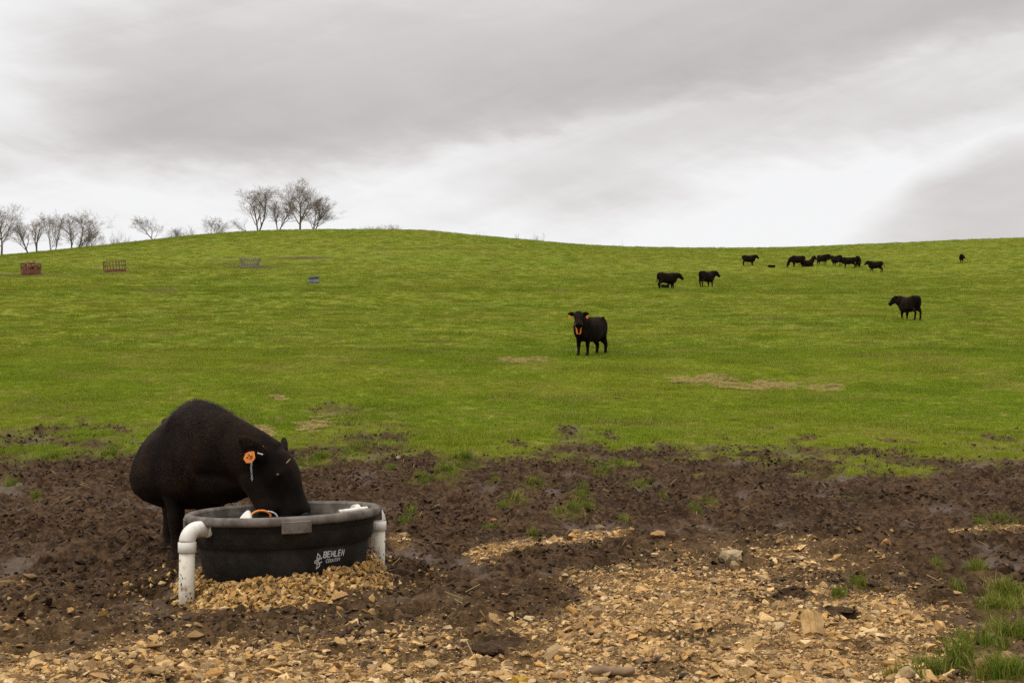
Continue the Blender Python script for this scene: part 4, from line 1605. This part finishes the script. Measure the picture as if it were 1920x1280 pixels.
def scatter(name, pts, rot, scl, idx, variants, tint, label, mat=None):
    me = bpy.data.meshes.new(name)
    n = len(pts)
    me.vertices.add(n)
    me.vertices.foreach_set('co', np.asarray(pts, np.float32).ravel())
    for nm, ty, key, dat in (('rot', 'FLOAT_VECTOR', 'vector', rot), ('scl', 'FLOAT_VECTOR', 'vector', scl), ('tint', 'FLOAT_COLOR', 'color', tint)):
        a = me.attributes.new(nm, ty, 'POINT')
        dat = np.asarray(dat, np.float32)
        if ty == 'FLOAT_COLOR' and dat.shape[1] == 3:
            dat = np.concatenate((dat, np.ones((n, 1), np.float32)), 1)
        a.data.foreach_set(key, dat.ravel())
    a = me.attributes.new('idx', 'INT', 'POINT')
    a.data.foreach_set('value', np.asarray(idx, np.int32))
    o = obj(name, me, mat)
    coll = bpy.data.collections.new(name + '_kinds')
    for i, vm in enumerate(variants):
        vo = bpy.data.objects.new('%s_kind_%03d' % (name, i), vm)
        coll.objects.link(vo)
    ng = bpy.data.node_groups.new(name + '_scatter', 'GeometryNodeTree')
    ng.interface.new_socket('Geometry', in_out='INPUT', socket_type='NodeSocketGeometry')
    ng.interface.new_socket('Geometry', in_out='OUTPUT', socket_type='NodeSocketGeometry')
    N_ = ng.nodes
    gi, go = N_.new('NodeGroupInput'), N_.new('NodeGroupOutput')
    ip = N_.new('GeometryNodeInstanceOnPoints')
    ci = N_.new('GeometryNodeCollectionInfo')
    ci.inputs['Collection'].default_value = coll
    ci.inputs['Separate Children'].default_value = True
    ci.inputs['Reset Children'].default_value = True

    def attr(nm, ty):
        q = N_.new('GeometryNodeInputNamedAttribute')
        q.data_type = ty
        q.inputs['Name'].default_value = nm
        return q.outputs['Attribute']
    e2r = N_.new('FunctionNodeEulerToRotation')
    ng.links.new(attr('rot', 'FLOAT_VECTOR'), e2r.inputs[0])
    ng.links.new(gi.outputs[0], ip.inputs['Points'])
    ng.links.new(ci.outputs[0], ip.inputs['Instance'])
    ip.inputs['Pick Instance'].default_value = True
    ng.links.new(attr('idx', 'INT'), ip.inputs['Instance Index'])
    ng.links.new(e2r.outputs[0], ip.inputs['Rotation'])
    ng.links.new(attr('scl', 'FLOAT_VECTOR'), ip.inputs['Scale'])
    ng.links.new(ip.outputs[0], go.inputs[0])
    md = o.modifiers.new('scatter', 'NODES')
    md.node_group = ng
    tag(o, label, kind='stuff')
    return o


def sample_ground(n, y0, y1, umax=.47, power=0.0):
    """random points in the wedge in front of the camera; power>0 favours near ground"""
    t = rng.random(n)
    e = 2.0 - power
    y = (y0 ** e + (y1 ** e - y0 ** e) * t) ** (1 / e)
    x = rng.uniform(-umax, umax, n) * y
    return x, y


# ---- gravel on the ground
def gravel_layer(n, y0, y1, med, sig, smin, smax, gpow, power=1.0):
    x, y = sample_ground(n, y0, y1, .46, power)
    z, mud, g, st, dk, gr, X, Y = surface(x, y)
    r_ = np.hypot(x - TC[0], y - TC[1])
    keep = (rng.random(n) < g ** gpow) & (r_ > .62) & (gr < .6) & (r_ > mound_r(x, y))
    x, y, z, g = x[keep], y[keep], z[keep], g[keep]
    s = np.clip(med * np.exp(rng.normal(0, sig, len(x))), smin, smax)
    return x, y, z, s, g


xs, ys, zs, ss_, gs = [np.concatenate(q) for q in zip(gravel_layer(62000, 5.4, 14.5, .031, .50, .012, .12, 1.35, 1.0), gravel_layer(110000, 5.4, 13, .013, .3, .007, .03, .9, 1.0))]
print('gravel', len(xs))
n = len(xs)
tint = stone_tint(n, rng, .15)
tint = tint * (1 - .35 * (gs[:, None] < .35))
rot = np.stack((rng.normal(0, .35, n), rng.normal(0, .35, n), rng.uniform(0, 6.28, n)), 1)
idx = rng.integers(0, len(STONES), n)
zs = zs + ss_ * rng.uniform(-.06, .20, n)
big = np.argsort(-(ss_ / ys) - 1e3 * ((ys < 6.25) | (np.abs(xs / ys) > .425)) * -1)[:0]
vis = (ys > 6.05) & (np.abs(xs / ys) < .425)
score = np.where(vis, ss_ / ys, 0)
big = np.argsort(-score)[:285]
for i in big:
    o = obj('stone', STONES_O[idx[i]], None, ground, loc=(xs[i], ys[i], zs[i]), rot=tuple(rot[i]), scale=float(ss_[i]))
    o['tint'] = tuple(float(q) for q in tint[i])
rest = np.ones(n, bool)
rest[big] = False
scatter('gravel', np.stack((xs, ys, zs), 1)[rest], rot[rest], np.repeat(ss_[rest, None], 3, 1), idx[rest], STONES, tint[rest], 'tan limestone gravel spread over the mud in the foreground')

# ---- the gravel heap around the tank
mound = empty('gravel_mound', (TC[0], TC[1], 0))
n = 6600
aa = rng.uniform(0, 2 * np.pi, n)
rr_ = np.sqrt(rng.uniform(.57 ** 2, 1.34 ** 2, n))
x, y = TC[0] + rr_ * np.cos(aa), TC[1] + rr_ * np.sin(aa)
keep = rng.random(n) < sstep(1.06, .90, rr_ / mound_r(x, y) + .05 * np.sin(5 * aa)) + .05
keep &= (np.hypot(x - POST_A[0], y - POST_A[1]) > .075) & (np.hypot(x - POST_B[0], y - POST_B[1]) > .075)
x, y, rr_ = x[keep], y[keep], rr_[keep]
n = len(x)
z = surface(x, y)[0]
s = np.clip(.040 * np.exp(rng.normal(0, .33, n)), .016, .068)
z = z + s * rng.uniform(.0, .55, n)
hit = rr_ < np.array([tank_r(q) for q in np.clip(z, 0, .5)]) + s * .35
x, y, z, s = x[~hit], y[~hit], z[~hit], s[~hit]
n = len(x)
tint = stone_tint(n, rng, .08) * np.array([1.0, .97, .84])
rot = np.stack((rng.normal(0, .7, n), rng.normal(0, .7, n), rng.uniform(0, 6.28, n)), 1)
idx = rng.integers(0, len(STONES), n)
front = (y < TC[1] - .1 + .35 * (x - TC[0]))
score = np.where(front, s, 0)
big = np.argsort(-score)[:290]
tag(mound, 'heap of yellowish gravel packed around the foot of the tank', 'gravel heap')
for i in big:
    o = obj('stone', STONES_O[idx[i]], None, mound, loc=(x[i] - TC[0], y[i] - TC[1], z[i]), rot=tuple(rot[i]), scale=float(s[i]))
    o['tint'] = tuple(float(q) for q in tint[i])
rest = np.ones(n, bool)
rest[big] = False
gm = scatter('gravel', (np.stack((x, y, z), 1) - np.array([TC[0], TC[1], 0]))[rest], rot[rest], np.repeat(s[rest, None], 3, 1), idx[rest], STONES, tint[rest], None)
gm.parent = mound

# ---- single rocks
ROCKS = [  # X, Y(bottom), width px, height/width, flat, colour, label
    (1524, 1192, 50, .95, 'slab', (.60, .42, .20), 'square tan block standing on edge, biggest rock in the gravel'),
    (1372, 1050, 48, .62, 'round', (.50, .42, .30), 'pale rounded boulder with a smaller stone in front, top of the gravel'),
    (1377, 1069, 27, .85, 'sharp', (.36, .29, .19), 'grey-tan pointed stone leaning on the pale rounded boulder'),
    (1661, 1027, 22, .75, 'round', (.46, .27, .14), 'round reddish stone on the mud at right'),
    (1678, 1044, 24, .60, 'sharp', (.48, .32, .20), 'pinkish stone below the round reddish stone'),
    (1544, 1098, 19, .75, 'sharp', (.60, .45, .26), 'small pale stone alone above the square tan block'),
    (1664, 1105, 30, .42, 'flat', (.37, .26, .15), 'flat brown stone in the mud at right'),
    (1690, 1118, 22, .55, 'sharp', (.62, .48, .28), 'bright pale stone just below the flat brown stone'),
    (1632, 1160, 36, .45, 'flat', (.47, .36, .22), 'flat tan stone right of the square tan block'),
    (1733, 1212, 40, .62, 'sharp', (.60, .50, .37), 'white-topped stone at right beside the grass'),
    (1768, 1242, 40, .72, 'sharp', (.23, .17, .12), 'dark mottled rock right of the white-topped stone'),
    (1235, 1018, 30, .42, 'round', (.44, .30, .15), 'flat tan stone in the mud above the gravel'),
    (1083, 998, 20, .72, 'round', (.52, .38, .22), 'light knobbly stone at the upper end of the narrow gravel strip'),
    (1124, 988, 24, .45, 'round', (.27, .21, .15), 'grey flat stone topping the narrow gravel strip'),
    (812, 1256, 50, .40, 'flat', (.46, .35, .20), 'flat pale stone near the bottom, left of centre'),
    (970, 1284, 44, .55, 'sharp', (.52, .34, .07), 'bright yellow stone at the bottom edge'),
    (935, 1282, 34, .7, 'sharp', (.36, .26, .15), 'brown stone at the bottom edge left of the yellow stone'),
    (1450, 1175 + 50, 34, .6, 'sharp', (.48, .37, .20), 'tan stone low in the gravel left of the square block'),
    (1345, 1205, 34, .65, 'sharp', (.44, .32, .16), 'yellowish wedge stone in the middle of the gravel'),
    (1556, 1284, 42, .5, 'round', (.56, .43, .28), 'pale rounded stone cut by the bottom edge'),
    (1700, 1284, 30, .8, 'round', (.52, .42, .28), 'pale egg-shaped stone at the bottom edge near the grass'),
    (1672, 1254, 34, .5, 'round', (.47, .31, .15), 'orange-tan stone above the bottom edge near the grass'),
    (290, 1272, 50, .45, 'flat', (.40, .29, .17), 'wide brown stone at the bottom left'),
    (130, 1262, 44, .4, 'flat', (.42, .31, .19), 'flat stone in the bottom left corner'),
    (10, 1094, 40, .45, 'round', (.27, .19, .12), 'muddy rounded rock at the left edge'),
    (56, 1085, 30, .42, 'round', (.25, .175, .11), 'muddy low rock right of the one at the left edge'),
    (925, 974, 12, .6, 'round', (.48, .30, .19), 'small pink pebble on the mud in front of the grass tufts'),
    (747, 862, 9, .9, 'round', (.55, .43, .36), 'tiny pale pebble on the mud near the cow head'),
    (1838, 1255, 22, .9, 'round', (.42, .27, .17), 'brown round stone in the corner grass'),
    (1890, 1240, 26, .8, 'round', (.45, .33, .21), 'tan round stone at the right edge in the grass'),
]
for i, (X, Y, wpx, hr, kind, c, lb) in enumerate(ROCKS):
    p = ground_at(X, min(Y, 1279.0) if Y <= 1280 else Y)
    w_ = wpx * p.y / F
    z = surf_z(p.x, p.y)
    if kind == 'slab':
        bm = bmesh.new()
        bmesh.ops.create_cube(bm, size=1.0)
        bmesh.ops.scale(bm, vec=(.78, .50, 1.0), verts=bm.verts)
        bmesh.ops.bevel(bm, geom=list(bm.edges), offset=.13, segments=3, affect='EDGES')
        bmesh.ops.triangulate(bm, faces=bm.faces)
        bmesh.ops.subdivide_edges(bm, edges=list(bm.edges), cuts=3, use_grid_fill=True)
        for v in bm.verts:
            q = v.co.normalized()
            v.co += q * float(fbm(np.array([v.co.x * 2.2 + 3]), np.array([v.co.z * 2.2 + v.co.y * 2]), 1.0, 2)[0]) * .07
        me = bpy.data.meshes.new('rock')
        bm.to_mesh(me)
        bm.free()
        M['block'] = simple('tan_block', (0.32, 0.19, 0.070), (0.50, 0.33, 0.145), 2.6, .85, .1, .25, 9.0, lo=.3, hi=.62)
        o = obj('rock', me, M['block'], None, loc=(p.x, p.y, z + w_ * .43), rot=(R(-26), R(20), R(38)), scale=w_ * 1.12)
    else:
        me = rock_mesh('rock', 400 + i, flat=1.0, pts={'round': 34, 'sharp': 14, 'flat': 13}[kind], long=1.1, sub=2, rough=.07)
        me.materials.append(M['stone_o'])
        for q in me.polygons:
            q.use_smooth = kind == 'round'
        o = obj('rock', me, None, None, loc=(p.x, p.y, z + w_ * hr * .30), rot=(random.uniform(-.15, .15), random.uniform(-.2, .2), random.uniform(-.5, .5)), scale=(w_ * .98, w_ * .9, w_ * hr * 1.15))
    o['tint'] = (c[0] * .74, c[1] * .66, c[2] * .52)
    tag(o, lb, 'rock', 'single rocks lying in the foreground')

# broken stick in the gravel and its split end
p = ground_at(1108, 1272)
q = ground_at(1190, 1270)
zz0, zz1 = surf_z(p.x, p.y) + .035, surf_z(q.x, q.y) + .035
root = empty('stick', (p.x, p.y, zz0))
tag(root, 'short broken brown stick lying in the gravel at the bottom edge', 'stick')
dv = Vector((q.x - p.x, q.y - p.y + .02, zz1 - zz0))
pts = [dv * t + Vector((0, 0, .006 * math.sin(t * 7))) for t in np.linspace(0, 1, 9)]
MB().tube(pts, [.016, .023, .024, .023, .024, .023, .022, .021, .016], 12).build('shaft', M['wood'], root, True)
MB().tube([(-.03, -.01, .0), (-.005, 0, .004), (.03, 0, .002)], [.006, .013, .018], 8).build('splintered_end', M['wood'], root)

# dung pats
PATS = [(930, 1222, 110, .22, 'large dark clump of dung in a hollow at the bottom middle'), (1578, 1152, 62, .14, 'smooth brown dung pat right of the square tan block'), (1376, 790, 34, .12, 'dark dung pat on the grass above the mud, right of centre'),
        (1158, 749, 20, .25, 'small dark dung pat on the grass right of centre'), (349, 651, 12, .35, 'dark dung lump on the grass above the drinking cow'), (1340, 765, 30, .08, 'thin flat dung pat on the grass up-slope of the dark one'),
        (1830, 1098, 54, .25, 'black dung clump in the mud at the right'), (1480, 700, 14, .2, 'tiny dung pat on the grass above the straw')]
for i, (X, Y, wpx, hr, lb) in enumerate(PATS):
    p = ground_at(X, Y)
    w_ = wpx * p.y / F
    bm = bmesh.new()
    bmesh.ops.create_icosphere(bm, subdivisions=4, radius=.5)
    for v in bm.verts:
        a_ = np.array([v.co.x * 3 + i * 7]), np.array([v.co.y * 3 + v.co.z * 2])
        v.co *= 1 + .30 * float(fbm(a_[0], a_[1], 1.0, 4)[0])
        v.co.z = v.co.z * (1 - .35 * abs(math.sin(9 * math.hypot(v.co.x, v.co.y))))
    me = bpy.data.meshes.new('dung_pat')
    bm.to_mesh(me)
    bm.free()
    me.materials.append(M['dung'])
    for q in me.polygons:
        q.use_smooth = True
    o = obj('dung_pat', me, None, None, loc=(p.x, p.y, surf_z(p.x, p.y) + w_ * hr * .1), rot=(0, 0, random.uniform(-.4, .4)), scale=(w_ * .9, w_ * .8, w_ * hr * 1.2))
    tag(o, lb, 'dung', 'dung on the ground')

# ------------------------------------------------------------------ mud clods
CLODS = []
for i in range(8):
    me = rock_mesh('clod', 900 + i, flat=random.uniform(.4, .7), pts=18, long=1.25)
    me.materials.append(M['clod_i'])
    CLODS.append(me)
x, y = sample_ground(90000, 6, 27, .46, .9)
z, mud, g, st, dk, gr, X, Y = surface(x, y)
patch = sstep(-.25, .35, fbm(x, y, .7, 3)) * (1 - .85 * smear(x, y))
keep = (mud > .45) & (rng.random(len(x)) < np.clip(1 - 1.25 * g, 0, 1) * (.08 + .92 * patch)) & (np.hypot(x - TC[0], y - TC[1]) > mound_r(x, y) * 1.02)
x, y, z = x[keep], y[keep], z[keep]
n = len(x)
print('clods', n)
s = np.clip(.032 * np.exp(rng.normal(0, .48, n)), .010, .080)
t_ = rng.random((n, 1)) ** 1.3
tint = np.array([.024, .0138, .0070]) * (1 - t_) + np.array([.100, .061, .033]) * t_
rot = np.stack((rng.normal(0, .5, n), rng.normal(0, .5, n), rng.uniform(0, 6.28, n)), 1)
scatter('mud_clods', np.stack((x, y, z + s * .08), 1), rot, np.stack((s, s, s * .8), 1), rng.integers(0, len(CLODS), n), CLODS, tint, 'crumbly brown clods of churned mud')


# ------------------------------------------------------------------ grass
def clump(seed, blades, rad, hgt, wid, bend=.5):
    r = np.random.default_rng(seed)
    V, Fc = [], []
    for i in range(blades):
        a = r.uniform(0, 2 * np.pi)
        q = rad * math.sqrt(r.random())
        px, py = q * math.cos(a), q * math.sin(a)
        h = hgt * r.uniform(.45, 1.15)
        d = r.uniform(0, 2 * np.pi)
        dx_, dy_ = math.cos(d), math.sin(d)
        b_ = bend * h * r.uniform(.2, 1.3)
        w = wid * r.uniform(.6, 1.2)
        sx, sy = -dy_ * w / 2, dx_ * w / 2
        o = len(V)
        V += [(px - sx, py - sy, -.01), (px + sx, py + sy, -.01), (px + sx * .8 + dx_ * b_ * .35, py + sy * .8 + dy_ * b_ * .35, h * .6), (px - sx * .8 + dx_ * b_ * .35, py - sy * .8 + dy_ * b_ * .35, h * .6),
              (px + dx_ * b_, py + dy_ * b_, h * .95)]
        Fc += [(o, o + 1, o + 2, o + 3), (o + 3, o + 2, o + 4)]
    me = mesh_np('grass_clump', np.array(V), Fc, False)
    me.materials.append(M['grass_i'])
    return me


def grass_tint(x, y, r):
    n = len(x)
    a = sstep(-.35, .45, fbm(x, y, .09, 3))[:, None]
    b_ = sstep(-.05, .5, fbm(x + 31, y, .33, 4))[:, None]
    c = np.array([.160, .222, .014]) * (1 - a) + np.array([.212, .248, .020]) * a
    c = c * (1 - .55 * b_) + np.array([.27, .235, .055]) * .55 * b_
    c = c * r.uniform(.90, 1.12, (n, 1))
    dry = r.random((n, 1)) < .035
    return np.where(dry, np.array([.30, .235, .085]), c)


def grass_zone(name, n, y0, y1, variants, smin, smax, power, label, umax=.47):
    x, y = sample_ground(n, y0, y1, umax, power)
    z, mud, g, st, dk, gr, X, Y = surface(x, y)
    keep = (mud + .55 * (st > .5) + .8 * (dk > .5) < rng.uniform(.12, .72, n))
    x, y, z, mud = x[keep], y[keep], z[keep], mud[keep]
    m = len(x)
    s = rng.uniform(smin, smax, m)
    lush = sstep(-.1, .5, fbm(x, y, .45, 3))
    s = s * (.75 + .6 * lush)
    tint = grass_tint(x, y, rng)
    tint = tint * (1.14 if y1 < 50 else 1.0)
    tint = tint * (1 - .10 * lush[:, None]) * np.array([1, 1, 1])
    rot = np.stack((rng.normal(0, .12, m), rng.normal(0, .12, m), rng.uniform(0, 6.28, m)), 1)
    hs = s * rng.uniform(.7, 1.25, m)
    scatter(name, np.stack((x, y, z - .004), 1), rot, np.stack((s, s, hs), 1), rng.integers(0, len(variants), m), variants, tint, label)
    print(name, m)


near_c = [clump(10 + i, 46, .14, .062, .006, .7) for i in range(6)]
mid_c = [clump(30 + i, 54, .26, .060, .011, .9) for i in range(6)]
far_c = [clump(50 + i, 60, .55, .060, .026, 1.2) for i in range(6)]
grass_zone('grass', 66000, 15, 42, near_c, .8, 1.25, .6, 'short grazed grass along the edge of the mud')
grass_zone('grass', 52000, 38, 95, mid_c, .8, 1.3, .6, 'short green grass on the middle of the slope')
grass_zone('grass', 70000, 88, 229, far_c, .7, 1.25, .6, 'green grass on the far slope up to the skyline')

# tufts in the mud and in the bottom right corner
tuft_c = [clump(70 + i, 34, .07, .13, .006, .75) for i in range(6)]
P_, S_, T_ = [], [], []
for (tx, ty, rx, ry) in TUFTS:
    p = ground_at(tx, ty)
    wx = rx * p.y / F
    wy = min(ry * p.y * p.y / (F * H) * .8, 1.6)
    corner = tx > 1680 and ty > 1115
    cnt = int(max(6, (wx * wy * 3.1) * (190 if corner else 42)))
    cnt = min(cnt, 240)
    for i in range(cnt):
        a, q = random.uniform(0, 6.28), abs(random.gauss(0, .62))
        P_.append((p.x + wx * q * math.cos(a), p.y + wy * q * math.sin(a)))
        S_.append((random.uniform(.6, 1.15) if corner else random.uniform(.45, .95)) * max(.35, 1.15 - .4 * q))
        t = random.random()
        T_.append((.26, .22, .07) if random.random() < .12 else (.095 + .09 * t, .140 + .05 * t, .014 + .015 * t))
P_ = np.array(P_)
z = surface(P_[:, 0], P_[:, 1])[0]
n = len(P_)
S_ = np.array(S_)
scatter('grass_tufts', np.stack((P_[:, 0], P_[:, 1], z - .005), 1), np.stack((rng.normal(0, .15, n), rng.normal(0, .15, n), rng.uniform(0, 6.28, n)), 1), np.repeat(S_[:, None], 3, 1), rng.integers(0, 6, n), tuft_c, np.array(T_), 'bright green grass tufts sprouting from the mud and gravel')
print('tufts', n)

# loose straw on the grass and the mud
def straw_clump(seed, n, rad):
    r = np.random.default_rng(seed)
    mb = MB()
    for i in range(n):
        a, q = r.uniform(0, 6.28), rad * math.sqrt(r.random())
        c = Vector((q * math.cos(a), q * math.sin(a), r.uniform(.01, .05)))
        d = r.uniform(0, 6.28)
        ln = r.uniform(.05, .16)
        v = Vector((math.cos(d), math.sin(d), r.normal(0, .25))) * ln * .5
        s = Vector((-math.sin(d), math.cos(d), 0)) * .0035
        up = Vector((0, 0, .004))
        mb.add(([c - v - s, c - v + s, c + v + s, c + v - s, c - v + up, c + v + up], [(0, 4, 5, 3), (4, 1, 2, 5), (0, 3, 2, 1)]))
    me = mb.mesh('straw_clump')
    me.materials.append(M['straw'])
    return me


sv = [straw_clump(5 + i, 26, .16) for i in range(4)]
x, y = sample_ground(160000, 14, 60, .46, .6)
z, mud, g, st, dk, gr, X, Y = surface(x, y)
keep = rng.random(len(x)) < np.clip(st - .15, 0, 1) * .40
x, y, z = x[keep], y[keep], z[keep]
x2, y2 = sample_ground(420, 6.2, 30, .46, .8)
z2, mud2 = surface(x2, y2)[:2]
sol = straw_clump(99, 1, .01)
m1_, m2_ = len(x), len(x2)
allp = np.concatenate((np.stack((x, y, z + .02), 1), np.stack((x2, y2, z2), 1)))
idx = np.concatenate((rng.integers(0, 4, m1_), np.full(m2_, 4)))
n = m1_ + m2_
print('straw', m1_)
scatter('straw', allp, np.stack((np.zeros(n), np.zeros(n), rng.uniform(0, 6.28, n)), 1), np.repeat(rng.uniform(.6, 1.1, n)[:, None], 3, 1), idx, sv + [sol], np.full((n, 3), .3), 'dry yellow straw strewn on the grass and mud')
